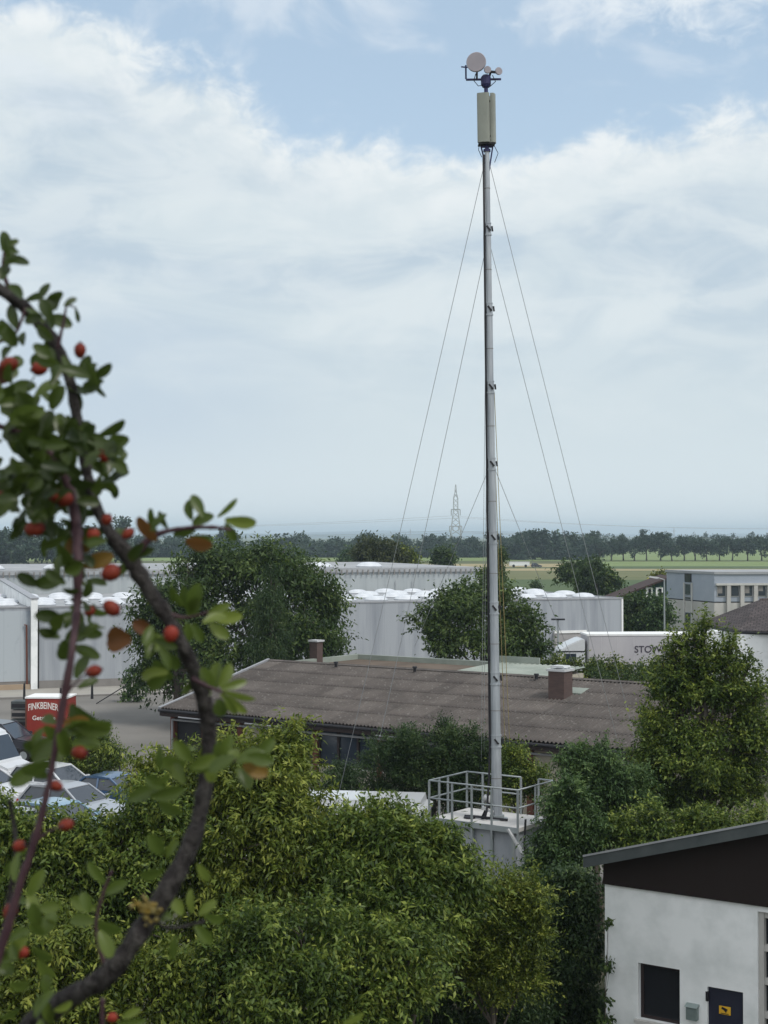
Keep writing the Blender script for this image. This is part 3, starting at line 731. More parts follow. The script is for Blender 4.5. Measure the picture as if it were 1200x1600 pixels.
# gable and roof
s0 = gl(945, 1349); s1 = gl(1200, 1302); SL = (s1[1] - s0[1]) / (s1[0] - s0[0]); gx = 4.9
BD = 5.2; FALL = .125
def drop(mb, y0=-.6):
    mb.v = [(x, y, z - max(0, y - y0) * FALL) for x, y, z in mb.v]; return mb
drop(MB().prism([(0, WH + .002), (9, WH + .002), (9, WH + .455), (gx, WH + .455 + SL * gx), (0, WH + .455)], 'y', -.07, .15), -.6).build('gable', M['dkwood'], gar)
OV = .45; ohx = .22
def rz_(x): return WH + .46 + SL * x if x <= gx else WH + .46 + SL * (2 * gx - x)
rp = [(-ohx, rz_(-ohx)), (gx, rz_(gx)), (9.6, rz_(9.6))]
drop(MB().prism([(x, z) for x, z in rp] + [(x, z + .12) for x, z in rp[::-1]], 'y', -OV, BD)).build('roof', M['roofsheet'], gar)
fs_ = MB().prism([(x, z - .10) for x, z in rp] + [(x, z + .12) for x, z in rp[::-1]], 'y', -OV - .04, -OV - .003).build('fascia', M['fascia'], gar)
cap = drop(MB().prism([(x, z + .125) for x, z in rp] + [(x, z + .165) for x, z in rp[::-1]], 'y', -OV - .06, -OV + .16)).build('verge_trim', M['gutter'], gar)
# window
f = thing('window', '', ''); [f.__delitem__(k) for k in ('label', 'category') if k in f]; f.parent = gar
fr = MB(); t_ = .06
fr.box(wx0, wx0 + t_, .12, .18, wz0, wz1); fr.box(wx1 - t_, wx1, .12, .18, wz0, wz1); fr.box(wx0 + t_, wx1 - t_, .12, .18, wz1 - t_, wz1); fr.box(wx0 + t_, wx1 - t_, .12, .18, wz0, wz0 + t_)
fr.build('frame', M['dbrown'], f)
MB().box(wx0 + t_, wx1 - t_, .145, .155, wz0 + t_, wz1 - t_).build('pane', M['glass'], f)
MB().box(wx0 - .05, wx1 + .05, -.10, .118, wz0 - .06, wz0 - .002).build('sill', M['cement'], f)
# door with sign
d = thing('door', '', ''); [d.__delitem__(k) for k in ('label', 'category') if k in d]; d.parent = gar
MB().box(dx0, dx1, .06, .12, 0.0, dz1).build('leaf', mat('door_navy', (.02, .022, .04), .5, scale=2), d)
MB().box(dx0 - .03, dx0 + .02, -.01, .058, dz1 - .28, dz1 - .1).build('hinge', M['black'], d)
MB().tube([(dx1 - .10, .02, 1.0), (dx1 - .24, .02, 1.0)], .012, 6).build('handle', M['galv'], d)
q0 = gl(1122, 1572); q1 = gl(1140, 1588)
sg = MB().box(q0[0], q1[0], .045, .057, q1[1], q0[1]).build('sign', mat('yellow_sign', (.72, .42, .03), .5, scale=4), d)
cxs, czs = (q0[0] + q1[0]) / 2, (q0[1] + q1[1]) / 2
g = MB(); g.bar((cxs - .06, .040, czs + .045), (cxs + .05, .040, czs + .01), .008, .045); g.bar((cxs - .01, .040, czs + .01), (cxs + .03, .040, czs - .03), .008, .018)
g.box(cxs - .08, cxs + .08, .036, .044, czs - .062, czs - .052)
g.build('pictogram', M['black'], sg)
# glazed gate
gt_ = thing('glazed_gate', '', ''); [gt_.__delitem__(k) for k in ('label', 'category') if k in gt_]; gt_.parent = gar
fr = MB(); fr.box(bx0, bx0 + .1, .05, .2, 0, bz1); 
rows = 6; rh = (bz1 - .35) / 5.2
zs = [bz1 - .12 - k * rh for k in range(6)]
for z in zs: fr.box(bx0 + .1, bx0 + 2.9, .08, .16, z, z + .12)
for k in range(1, 5): 
    for z in zs[1:]: fr.box(bx0 + k * .62 - .03, bx0 + k * .62 + .03, .08, .16, z + .12, z + rh)
fr.box(bx0 + .1, bx0 + 2.9, .08, .16, 0, zs[-1]); fr.build('frame', M['officew'], gt_)
MB().box(bx0 + .1, bx0 + 2.9, .17, .18, .2, bz1).build('pane', M['glass'], gt_)
m0 = gl(1075, 1566); m1 = gl(1092, 1594)
mb_ = thing('letterbox', 'small grey green metal letterbox on the white garage wall', 'letterbox', gar.location + Matrix.Rotation(GA, 3, 'Z') @ Vector((m0[0], 0, m1[1])), GA)
ww, hh = m1[0] - m0[0], m0[1] - m1[1]
MB().box(0, ww, -.11, -.003, 0, hh - .05).build('box', mat('letterbox_metal', (.17, .215, .21), .5, scale=3), mb_, bevel=.006)
MB().prism([(-.14, hh - .05), (0 - .003, hh - .05), (-.003, hh), (-.05, hh)], 'x', -.015, ww + .015).build('lid', mat('letterbox_lid', (.22, .27, .265), .5, scale=3), mb_)
MB().box(ww * .2, ww * .8, -.118, -.113, hh * .35, hh * .7).build('flap', mat('letterbox_metal', (.17, .215, .21)), mb_)

# ------------------------------------------------------------------ mast cabin and railing
Lc, Fc, Rc, Bc = Vector((1.30, 42.5)), Vector((3.56, 40.9)), Vector((4.82, 42.2)), Vector((2.70, 43.8))
CA = math.atan2(Fc.y - Lc.y, Fc.x - Lc.x); CL = (Fc - Lc).length; CW = 1.9
cab = thing('mast_cabin', 'grey concrete equipment cabin carrying the telescopic mast', 'cabin', (Lc.x, Lc.y, 0), CA)
FZ = 2.72
MB().box(.08, CL - .12, .10, CW, 0, FZ - .12).build('wall', M['cont'], cab, bevel=.015)
MB().box(0, CL - .02, 0, CW + .05, FZ - .118, FZ).build('roof', M['controof'], cab, bevel=.01)
for x in (.12, .72, 1.32, 1.92, CL - .2): MB().box(x - .035, x + .035, .04, .098, 0, FZ - .12).build('rib', M['galv'], cab)
mb = MB(); mb.bar((1.36, .085, 2.4), (1.75, .085, .5), .03, .02); mb.bar((1.28, .085, 2.4), (.95, .085, .5), .03, .02); mb.build('bracing', M['cont'], cab)
mb = MB(); mb.box(1.75, 2.25, .0, .06, .35, .95)
lv = mb.build('louvre', mat('louvre_frame', (.3, .36, .46), .6), cab)
mb = MB()
for k in range(7): mb.box(1.78, 2.22, -.03, -.002, .38 + k * .08, .38 + k * .08 + .05)
mb.build('louvre_slats', mat('louvre_blue', (.42, .50, .64), .5), lv)
rl = thing('safety_railing', 'galvanised railing with two rails round the cabin roof', 'railing', (Lc.x, Lc.y, FZ), CA)
t = MB(); zt, zm = 1.03, .55; a = .035
t.tube([(1.0, CW, zt), (0, CW, zt)], .022, 8)
def rail(z):
    m_ = MB()
    m_.tube([(-.03, CW, z), (-.03, -.05, z), (CL + .02, -.05, z), (CL + .02, CW, z), (CL - .45, CW, z)], .023, 8)
    m_.tube([(-.03, CW, z), (1.75, CW, z)], .023, 8); return m_
rail(zt).build('top_rail', M['galv'], rl, smooth=True); rail(zm).build('middle_rail', M['galv'], rl, smooth=True)
posts = [(-.03, -.05), (.72, -.05), (1.35, -.05), (1.98, -.05), (CL + .02, -.05), (CL + .02, CW), (CL - .45, CW), (1.75, CW), (1.05, CW), (-.03, CW), (-.03, .9), (-.03, .45), (.5, CW), (CL + .02, .9)]
for (x, y) in posts: MB().box(x - .024, x + .024, y - .024, y + .024, -.35 if y < 0 else .005, zt).build('post', M['galv'], rl)
mb = MB(); mb.box(-.05, CL + .04, -.075, -.045 - .001, -.12, .03)
mb.build('toe_board', M['galv'], rl)
MB().bar((CL - .25, -.09, -.02), (CL + .22, -.12, -.62), .10, .05).build('strut', M['tin'], rl)
MB().tube([(CL + .30, -.12, .3), (CL + .26, -.12, -.4), (CL + .33, -.1, -.9)], .03, 7).build('hose', M['black'], rl)
# winch on the roof
wn = thing('mast_winch', 'dark hand winch with pale drum at the foot of the mast', 'winch', (*(Vector((Lc.x, Lc.y)) + Vector((math.cos(CA), math.sin(CA))) * 1.25 + Vector((-math.sin(CA), math.cos(CA))) * .65), FZ), CA)
MB().bar((0, 0, 0), (.30, .2, .75), .10, .10).build('arm', M['black'], wn, bevel=.01)
MB().lathe([(.09, -.09), (.12, -.08), (.07, -.06), (.07, .06), (.12, .08), (.09, .09)], 14, (.12, .1, .55), 'x').build('drum', M['tin'], wn, smooth=True)
MB().bar((.02, -.02, .33), (.35, .0, .22), .07, .07).build('crank', M['tin'], wn)
mb = MB(); mb.lathe([(.16, 0), (.16, .04), (.10, .06), (.05, .07)], 16, (-.35, -.1, .0)); mb.tube([(-.5, -.1, .05), (-.1, -.05, .06), (.3, 0, .05), (.75, .1, .04)], .035, 7); mb.build('cable_coil', M['black'], wn)

# ------------------------------------------------------------------ mast
MX, MY = 3.105, 42.3
mast = thing('telescopic_mast', 'tall slender telescopic radio mast of stacked grey sections', 'mast', (MX, MY, FZ), 0)
LEAN = math.atan((16.0) / 1138)
mast.rotation_euler = (0, -LEAN, 0)
def mz(py): return at(770, py, MY).z - FZ
joints = [FZ * 0 + .02, mz(1165), mz(1067), mz(957), mz(847), mz(732), mz(612), mz(490), mz(365), mz(236)]
rads = [.142, .133, .124, .115, .106, .096, .086, .077, .068]
MB().lathe([(.30, 0), (.30, .03), (.20, .035), (.20, .12)], 12).build('base_plate', M['galv'], mast)
for i, r in enumerate(rads):
    z0, z1 = joints[i], joints[i + 1]; n = 8
    sec = MB().lathe([(r, z0), (r, z1)], 12).build('mast_section', M['mastm'], mast, smooth=False)
    if i > 0:
        mb = MB().lathe([(r + .012, z0 - .02), (r + .012, z0 + .28)], 12); mb.lathe([(r + .030, z0 - .05), (r + .030, z0 - .01)], 12); mb.lathe([(r + .022, z0 + .27), (r + .022, z0 + .30)], 12)
        mb.build('collar', M['mastm'], sec)
        mb = MB(); rr_ = r + .015
        mb.bar((-.05, -rr_ - .02, z0 + .20), (.06, -rr_ - .02, z0 + .06), .045, .05)
        mb.bar((rr_ + .02, -.02, z0 + .20), (rr_ + .035, -.02, z0 + .06), .045, .06)
        mb.build('latch', M['black'], sec)
    mid = MB().lathe([(r + .006, (z0 + z1) / 2 + .1), (r + .006, (z0 + z1) / 2 + .12)], 12); mid.build('band', M['kerb'], sec)
# feeder cable down the left side
pts = []; 
for i in range(len(rads)):
    pts.append((-rads[i] - .035, -.02, joints[i] + .1)); pts.append((-rads[i] - .03, -.02, joints[i + 1] - .1))
pts = [(-.35, -.25, .06), (-.28, -.12, .3), (-.2, -.04, 1.2)] + pts[1:]
MB().tube(pts, .032, 7).build('feeder_cable', M['black'], mast, smooth=True)
# top fittings
zt0 = joints[-1]; r = .055
MB().lathe([(r, zt0), (r, mz(118))], 12).build('top_tube', M['bluecl'], mast)
br = MB(); br.bar((-.16, 0, zt0 + .12), (.16, 0, zt0 + .12), .05, .05); br.bar((-.16, 0, zt0 + .12), (-.05, 0, zt0 - .35), .04, .04); br.bar((.16, 0, zt0 + .12), (.05, 0, zt0 - .55), .04, .04)
br.lathe([(.10, zt0 - .02), (.10, zt0 + .05)], 12); br.build('antenna_bracket', M['bluecl'], mast)
a0, a1 = mz(224), mz(147)
def panel(x, wd, dpt, yoff, rot):
    mb = MB(); c, s = math.cos(rot), math.sin(rot); pr_ = []
    for k in range(9):
        th_ = PI * k / 8; pr_.append((wd / 2 * math.cos(th_), -dpt * (.35 + .65 * math.sin(th_) ** .6)))
    pr_ = [(wd / 2, dpt * .3)] + pr_ + [(-wd / 2, dpt * .3)]
    poly = [(x + px_ * c - py_ * s, yoff + px_ * s + py_ * c) for px_, py_ in pr_]
    return mb.prism(poly, 'z', a0, a1)
for (x, wd, yo, rt) in ((-.09, .34, -.10, R(-14)), (.16, .24, -.02, R(72)), (-.02, .30, .16, R(200))):
    an = panel(x, wd, .09, yo, rt).build('panel_antenna', M['antenna'], mast, bevel=.006)
    mb = MB()
    for z in (a0 + .2, a1 - .2): mb.bar((x, yo, z), (0, 0, z), .05, .05)
    mb.build('mount', M['black'], an)
MB().box(-.24, .22, -.16, .16, a0 - .05, a0 - .012).build('antenna_base', M['black'], mast)
zb = mz(124)
br = MB(); br.bar((-.55, 0, zb), (.42, 0, zb), .05, .05); br.bar((-.55, 0, zb + .02), (-.55, 0, zb + .40), .045, .045); br.lathe([(.10, zb - .22), (.14, zb - .14), (.14, zb + .06), (.09, zb + .12)], 12)
br.bar((-.68, 0, zb + .36), (-.5, 0, zb + .34), .03, .03)
br.build('dish_bracket', M['bluecl'], mast)
def dish(cx, cz, rad, dep, yaw):
    mb = MB(); mb.lathe([(rad * .3, 0), (rad * .8, -dep * .4), (rad, -dep), (rad, -dep * 1.5), (rad * .96, -dep * 1.6)], 32, (0, 0, 0), 'y')
    o = mb.build('dish', M['dish'], mast, smooth=False); o.location = (cx, -.08, cz); o.rotation_euler = (0, 0, yaw); return o
zd = mz(100.5)
dish(-.245, zd, .272, .11, R(-12)); dish(.02, mz(112), .10, .08, R(10)); dish(.31, mz(114), .105, .07, R(25))
mb = MB(); mb.bar((.08, 0, zb + .02), (.14, -.02, mz(112)), .06, .06); mb.bar((.14, -.05, mz(113)), (.32, -.05, mz(114)), .09, .05); mb.bar((-.25, -.02, zb), (-.24, -.02, zd), .05, .05); mb.build('dish_arm', M['black'], mast)
mb = MB(); mb.tube([(-.28, -.05, zd - .27), (-.34, -.08, zb - .05), (-.22, -.08, zb - .20), (-.05, -.06, zb - .18)], .012, 6); mb.tube([(.18, -.05, zb + .1), (.26, -.06, zb - .08), (.1, -.06, zb - .22)], .012, 6)
mb.tube([(-.2, -.1, a0), (-.24, -.1, a0 - .2), (-.15, -.08, a0 - .4)], .01, 6); mb.tube([(.2, -.1, a0 - .1), (.3, -.1, a0 - .3), (.2, -.08, a0 - .55)], .01, 6); mb.build('jumper_cable', M['black'], mast)
# guy ropes: each is a thing
def onmast(py): z = at(770, py, MY).z; return Vector((MX - math.sin(LEAN) * (z - FZ), MY, z))
guys = [(238, (513, 1310, 53), 'upper left guy rope from the mast head'), (240, (1027, 1290, 53), 'upper right guy rope from the mast head'),
        (370, (563, 1290, 51), 'lower left guy rope from the mast middle'), (372, (1000, 1290, 52), 'lower right guy rope from the mast middle')]
for (py, anc, lab) in guys:
    a_ = onmast(py); b_ = at(*anc); b_.z = max(.1, b_.z)
    sag = [a_ + (b_ - a_) * t - Vector((0, 0, .12 * math.sin(PI * t))) for t in [i / 12 for i in range(13)]]
    tag(MB().tube(sag, .008, 5).build('guy_rope', M['wire']), 'thin grey ' + lab, 'rope', 'guy ropes staying the mast')
more = [(485, (752, 1190, 49), M['wire'], 'near vertical grey stay rope left beside the mast'), (612, (756, 1200, 49.4), M['wire'], 'second near vertical grey stay close left of the mast'),
        (612, (798, 1200, 49.0), M['rope'], 'yellowish stay rope hanging right beside the mast'), (732, (790, 1195, 49.2), M['rope'], 'inner yellowish stay rope closest to the mast'),
        (735, (648, 1010, 58), M['wire'], 'short thin rope running down left from the lower mast'), (735, (906, 1060, 58), M['wire'], 'short thin rope running down right from the lower mast')]
for (py, anc, mm, lab) in more:
    a_ = onmast(py); b_ = at(*anc); MB_ = MB().tube([a_ + Vector((.1 if anc[0] > 775 else -.1, 0, 0)), b_], .010 if mm is M['rope'] else .007, 5)
    tag(MB_.build('guy_rope', mm), lab, 'rope', 'guy ropes staying the mast')

# ------------------------------------------------------------------ poles and lamps
def pole(px, py, Y, label, name='street_lamp', cat='street lamp', head='arm', m='galv'):
    t_ = at(px, py, Y); o = thing(name, label, cat, (t_.x, t_.y, 0))
    MB().tube([(0, 0, 0), (0, 0, t_.z)], [.09, .06], 8).build('pole', M[m], o)
    if head == 'arm':
        MB().tube([(0, 0, t_.z - .05), (-.5, 0, t_.z + .12)], .035, 6).build('arm', M[m], o)
        MB().prism([(-1.35, t_.z + .16), (-1.2, t_.z + .26), (-.6, t_.z + .2), (-.45, t_.z + .1), (-.7, t_.z + .05)], 'y', -.14, .14).build('lamp_head', M['tin'], o)
    if head == 'T': MB().box(-.5, .5, -.12, .12, t_.z, t_.z + .12).build('lamp_head', M['black'], o)
    return o
pole(1038, 905, 133, 'tall grey street lamp in front of the green house')
pole(872, 969, 114, 'short floodlight pole with flat head beside the warehouse door', 'floodlight_pole', 'lamp', 'T')
for px, py, Y, lb in ((144, 1062, 99, 'thin dark pole before the left warehouse wall'), (38, 1068, 98, 'short dark pole behind the red drinks trailer'), (95, 1075, 98, 'dark pole beside the twig in front of the warehouse')):
    pole(px, py, Y, lb, 'thin_pole', 'pole', None, 'black')
# far power line
def pylon(px, ytop, Y, h=None, label='', full=True):
    tp = at(px, ytop, Y); o = thing('pylon', label, 'pylon', (tp.x, Y, 0)); Hh = tp.z; m = M['wire']; mb = MB(); wd = .12 * Hh / 45 * (3.0 if full else 4)
    def hwid(z): return (3.4 * (1 - z / (Hh * .62)) + 1.45) if z < Hh * .62 else 1.45 * (1 - (z - Hh * .62) / (Hh * .38)) * 1.0 + .12 if z > Hh * .8 else 1.45
    zs_ = [Hh * t for t in (0, .12, .24, .34, .43, .51, .58, .65, .72, .79, .86, .93, 1.0)]
    for z0, z1 in zip(zs_[:-1], zs_[1:]):
        w0_, w1_ = hwid(z0), hwid(z1)
        for sx in (-1, 1):
            for sy in (-1, 1): mb.bar((sx * w0_, sy * w0_, z0), (sx * w1_, sy * w1_, z1), wd * 1.2)
        for sy in (-1, 1):
            mb.bar((-w0_, sy * w0_, z0), (w1_, sy * w1_, z1), wd * .7); mb.bar((w0_, sy * w0_, z0), (-w1_, sy * w1_, z1), wd * .7)
    mb.build('lattice', m, o)
    for z, hw in ((Hh * .625, 3.0), (Hh * .375, 4.1)):
        ar = MB(); ar.bar((-hw, 0, z), (hw, 0, z), wd * 1.8); c = ar.build('crossarm', m, o)
        ins = MB()
        for sx in (-1, 1):
            ins.bar((sx * hw, 0, z), (sx * hw, 0, z - 4.0), wd * 1.6)
            if z < Hh * .5: ins.bar((sx * hw * .5, 0, z), (sx * hw * .42, 0, z - 3.5), wd * 1.3)
        ins.build('insulator', m, c)
    return o, Hh
po, PH = pylon(712, 757, 1035, label='tall lattice pylon rising above the distant wood')
for px, yt, Y, lb in ((1053, 825, 2600, 'tiny far pylon left above the avenue trees'), (1086, 832, 3200, 'tiny farthest pylon above the avenue trees'), (641, 826, 2900, 'tiny far pylon left of the tall lattice pylon')):
    tp = at(px, yt, Y); o = thing('far_pylon', lb, 'pylon', (tp.x, Y, 0)); mb = MB()
    mb.bar((-2, 0, 0), (0, 0, tp.z), .6); mb.bar((2, 0, 0), (0, 0, tp.z), .6); mb.bar((-4, 0, tp.z - 5), (4, 0, tp.z - 5), .5); mb.build('lattice', M['wire'], o)
P0 = at(712, 757, 1035)
for i, (zf, hw) in enumerate(((.50, 3.0), (.53, -3.0), (.28, 4.1), (.31, -4.1))):
    z = PH * (zf)
    for side_, (tx, ty, lab) in enumerate((((600 + 900), 1500, 'right'), ((-380), 1350, 'left'))):
        q = at(tx, 812 + i * 4, ty); a_ = Vector((P0.x + hw, 1035, z)); b_ = q
        pts = [a_ + (b_ - a_) * t - Vector((0, 0, 22 * 4 * t * (1 - t) * .35)) for t in [k / 14 for k in range(15)]]
        tag(MB().tube(pts, .07, 4).build('power_line', M['wire']), 'faint far power cable running %s from the lattice pylon, %s' % (lab, ['upper arm near side', 'upper arm far side', 'lower arm near side', 'lower arm far side'][i]), 'cable', 'power cables running %s from the pylon' % lab)
# ------------------------------------------------------------------ vehicles
PAINT = {}
def paint(n_, c):
    m = mat('car_paint_' + n_, c, .28, scale=3, var=.04, spec=.6)
    m.node_tree.nodes['Principled BSDF'].inputs['Coat Weight'].default_value = .5; return m
def wheels(root, xs, tw, r, wd=.22):
    for x in xs:
        for s in (-1, 1):
            y = s * (tw / 2)
            wmb = MB().lathe([(r * .62, -wd / 2), (r * .96, -wd / 2), (r, -wd * .3), (r, wd * .3), (r * .96, wd / 2), (r * .62, wd / 2)], 18, (0, 0, 0), 'y')
            wh = wmb.build('wheel', M['asph'], root, smooth=False); wh.location = (x, y, r)
            MB().lathe([(r * .60, -wd * .52), (r * .2, -wd * .44), (r * .2, wd * .44), (r * .60, wd * .52)], 14, (0, 0, 0), 'y').build('rim', M['galv'], wh)
def car(name, label, loc, rz, col, L=4.2, W=1.74, Hc=1.46, style='hatch', cat='car'):
    o = thing(name, label, cat, loc, rz, 'cars parked in the yard'); pm = col; hl_ = L / 2; hw = W / 2
    belt = .92 if Hc < 1.6 else 1.08
    prof = [(-hl_ + .02, .35), (-hl_, .62), (-hl_ + .10, belt - .04), (-hl_ + .5, belt), (hl_ * .35, belt), (hl_ * .62, belt - .06), (hl_ - .22, belt - .20), (hl_, .60), (hl_ - .02, .32), (hl_ - .3, .22), (-hl_ + .3, .22)]
    MB().prism(prof, 'y', -hw, hw).build('body', pm, o, smooth=False, bevel=.07)
    tail = -hl_ + (.16 if style != 'sedan' else .75); top0 = tail + (.40 if style != 'sedan' else .55); wsb = hl_ * .42; wst = hl_ * .42 - .78
    bl = [(tail, -hw + .06), (wsb, -hw + .06), (wsb, hw - .06), (tail, hw - .06)]
    tp = [(top0, -hw + .24), (wst, -hw + .24), (wst, hw - .24), (top0, hw - .24)]
    zb_, zt_ = belt - .02, Hc - .06
    vs = [(x, y, zb_) for x, y in bl] + [(x, y, zt_) for x, y in tp]
    MB().add(vs, [(0, 3, 2, 1), (4, 5, 6, 7), (0, 1, 5, 4), (1, 2, 6, 5), (2, 3, 7, 6), (3, 0, 4, 7)]).build('windows', M['glassb'], o, bevel=.03)
    rf = MB(); n_ = 6; pts_ = []
    for i in range(n_ + 1):
        t = i / n_; x = top0 - .06 + (wst - top0 + .12) * t; pts_.append((x, zt_ - .005 + .07 * math.sin(PI * t)))
    rf.prism(pts_ + [(wst + .06, zt_ - .03), (top0 - .06, zt_ - .03)], 'y', -hw + .20, hw - .20)
    for s in (-1, 1):
        y0, y1 = s * (hw - .055), s * (hw - .22)
        rf.bar((wsb, y0, zb_), (wst, y1, zt_), .07, .05); rf.bar((tail + .02, y0, zb_), (top0, y1, zt_), .10, .06)
        mx_ = (tail + wsb) / 2 - .05; rf.bar((mx_, y0, zb_), (mx_ - .02, y1, zt_), .07, .035)
        rf.bar((wst, y1, zt_), (top0, y1, zt_), .05, .06)
    rf.build('roof', pm, o)
    for s in (-1, 1):
        MB().box(hl_ - .16, hl_ + .005, s * (hw - .32) - .16, s * (hw - .32) + .16, .58, .72).build('headlight', M['tin'], o, bevel=.02)
        MB().box(-hl_ - .01, -hl_ + .1, s * (hw - .22) - .10, s * (hw - .22) + .10, .66, .88).build('taillight', M['redm'], o, bevel=.02)
        MB().box(wsb - .25, wsb - .08, s * (hw + .09) - .09, s * (hw + .09) + .09, belt - .02, belt + .12).build('mirror', pm, o, bevel=.03)
    MB().box(hl_ - .05, hl_ + .012, -.5, .5, .36, .5).build('grille', M['black'], o)
    wheels(o, (-hl_ * .62, hl_ * .62), W - .2, .32); return o
silver, bluem, whitem, darkm, lblue = paint('silver', (.32, .34, .37)), paint('blue', (.05, .10, .19)), paint('white', (.58, .60, .62)), paint('dark', (.02, .022, .035)), paint('light_blue', (.20, .32, .42))
def cg(px, Y): return ((px - 600) / F * Y, Y, .004)
car('parked_car', 'silver hatchback with arched roof parked between the blue and white cars', cg(118, 56), R(-28), silver)
car('parked_car', 'dark blue saloon parked right of the silver hatchback', cg(182, 58.6), R(-24), bluem, L=4.5, Hc=1.42, style='sedan')
car('parked_car', 'white car standing behind the silver hatchback', cg(92, 60.5), R(-26), whitem, Hc=1.5)
car('parked_car', 'pale blue car with its bonnet showing in front of the silver hatchback', cg(100, 52.6), R(-30), lblue, Hc=1.40, L=4.1)
car('parked_car', 'silver white car with sloping windscreen at the left edge', cg(-22, 60), R(-20), whitem, Hc=1.45)
car('parked_suv', 'dark blue off-road car with bright windscreen behind the white van', cg(8, 72.5), R(-14), darkm, L=4.7, W=1.85, Hc=1.76, cat='car')
car('parked_car', 'silver estate mostly hidden under leaves at the left edge', cg(28, 50.5), R(-30), silver, L=4.5, Hc=1.5)
def van(name, label, loc, rz, L, W, Hv, col, cat='van', bus=False):
    o = thing(name, label, cat, loc, rz); hl_ = L / 2; hw = W / 2
    prof = [(-hl_, .35), (-hl_, Hv - .28), (-hl_ + .06, Hv - .10), (-hl_ + .25, Hv - .01), (hl_ - 1.7, Hv), (hl_ - 1.35, Hv - .14), (hl_ - .75, 1.25), (hl_ - .1, 1.02), (hl_, .8), (hl_, .32)]
    MB().prism(prof, 'y', -hw, hw).build('body', col, o, bevel=.20 if bus else .12)
    for s in (-1, 1):
        y = s * hw; a_, b_ = (y, y + s * .012)
        g = MB(); 
        g.prism([(hl_ - 1.9, 1.3), (hl_ - .95, 1.3), (hl_ - 1.32, Hv - .35), (hl_ - 1.9, Hv - .35)], 'y', min(a_, b_), max(a_, b_)); g.build('side_window', M['glassb'], o)
        if bus:
            for q in range(3):
                xa = -hl_ + .35 + q * 1.1; MB().box(xa, xa + 1.0, min(a_, b_), max(a_, b_), 1.38, Hv - .42).build('side_window', M['glass'], o)
        MB().box(hl_ - 1.15, hl_ - .98, s * (hw + .14) - .1, s * (hw + .14) + .1, 1.25, 1.6).build('mirror', M['black'], o, bevel=.03)
        MB().box(-hl_ - .012, -hl_ + .1, s * (hw - .12) - .07, s * (hw - .12) + .07, .9, 1.35).build('taillight', M['redm'], o)
        MB().box(hl_ - .2, hl_ + .008, s * (hw - .3) - .15, s * (hw - .3) + .15, .72, .92).build('headlight', M['tin'], o, bevel=.02)
        MB().box(-hl_ - .014, -hl_ - .002, s * hw * .48 - hw * .36, s * hw * .48 + hw * .36, 1.35, Hv - .35).build('rear_window', M['glass'], o)
    mb = MB(); mb.add([(hl_ - .72, -hw + .15, 1.30), (hl_ - .72, hw - .15, 1.30), (hl_ - 1.27, hw - .2, Hv - .22), (hl_ - 1.27, -hw + .2, Hv - .22),
                       (hl_ - .76, -hw + .15, 1.25), (hl_ - .76, hw - .15, 1.25), (hl_ - 1.31, hw - .2, Hv - .27), (hl_ - 1.31, -hw + .2, Hv - .27)], [(0, 1, 2, 3), (7, 6, 5, 4), (0, 4, 5, 1), (1, 5, 6, 2), (2, 6, 7, 3), (3, 7, 4, 0)])
    mb.build('windscreen', M['glassb'], o)
    wheels(o, (-hl_ * .58, hl_ * .66), W - .2, .34); return o
van('white_van', 'white panel van with rounded roof at the far left edge of the yard', cg(-45, 64), R(-20), 5.2, 1.95, 2.45, whitem)
p_ = at(529, 1300, 46.6)
vn = van('white_minibus', 'white minibus with rounded roof parked left of the mast cabin', (p_.x, p_.y, .004), R(-7 + 180), 5.6, 2.0, 2.66, whitem, bus=True)
# red drinks trailer
p_ = at(40, 1090, 75); p2 = at(106, 1090, 75); TH = p_.z
tr = thing('drinks_trailer', 'red box trailer with white roof and arched white lettering', 'trailer', (p_.x, 75, .004), R(-3))
TW = p2.x - p_.x
MB().box(0, TW, 0, 1.7, .5, TH - .05).build('body', M['lorry'], tr, bevel=.02)
MB().box(-.03, TW + .03, -.03, 1.73, TH - .047, TH + .03).build('roof', M['white'], tr)
MB().box(-.01, .06, -.03, -.003, .5, TH - .05).build('trim', M['rust'], tr)
def bendf(x, y): return x, y * (1 + .22 * abs(x)) + .16 * (1 - (x / .85) ** 2) - .10
link('lettering', text_mesh('FINKBEINER', .40, bend=lambda x, y: (x * .70, y * 1.15 + .10 - .14 * (x / 1.2) ** 2)), M['wlettering'], tr).location = (TW * .42, -.006, TH - .50)
link('lettering', text_mesh('Getränke', .30), M['wlettering'], tr).location = (TW * .44, -.006, TH - 1.0)
mb = MB(); mb.bar((.5, .2, .42), (.5, 1.6, .42), .1); mb.bar((TW - .5, .2, .42), (TW - .5, 1.6, .42), .1); mb.build('chassis', M['black'], tr)
wheels_o = wheels(tr, (.25, TW - .25), 0.0, .33) if False else None
for sx in (.12, TW - .12):
    wh = MB().lathe([(.2, -.1), (.33, -.1), (.34, 0), (.33, .1), (.2, .1)], 16, (0, 0, 0), 'x').build('wheel', M['asph'], tr); wh.location = (sx, .9, .34)
p_ = at(17, 1096, 77); eqm = thing('pallet_stack', 'stack of dark grey crates beside the red trailer', 'crates', (p_.x, 77, .004), R(-3))
for k in range(5):
    MB().box(0, .8, 0, 1.0, k * .45, k * .45 + .40).build('crate', M['kerb'] if k % 2 else M['fascia'], eqm, bevel=.01)
    MB().box(.05, .75, -.012, -.002, k * .45 + .1, k * .45 + .28).build('slot', M['black'], eqm)
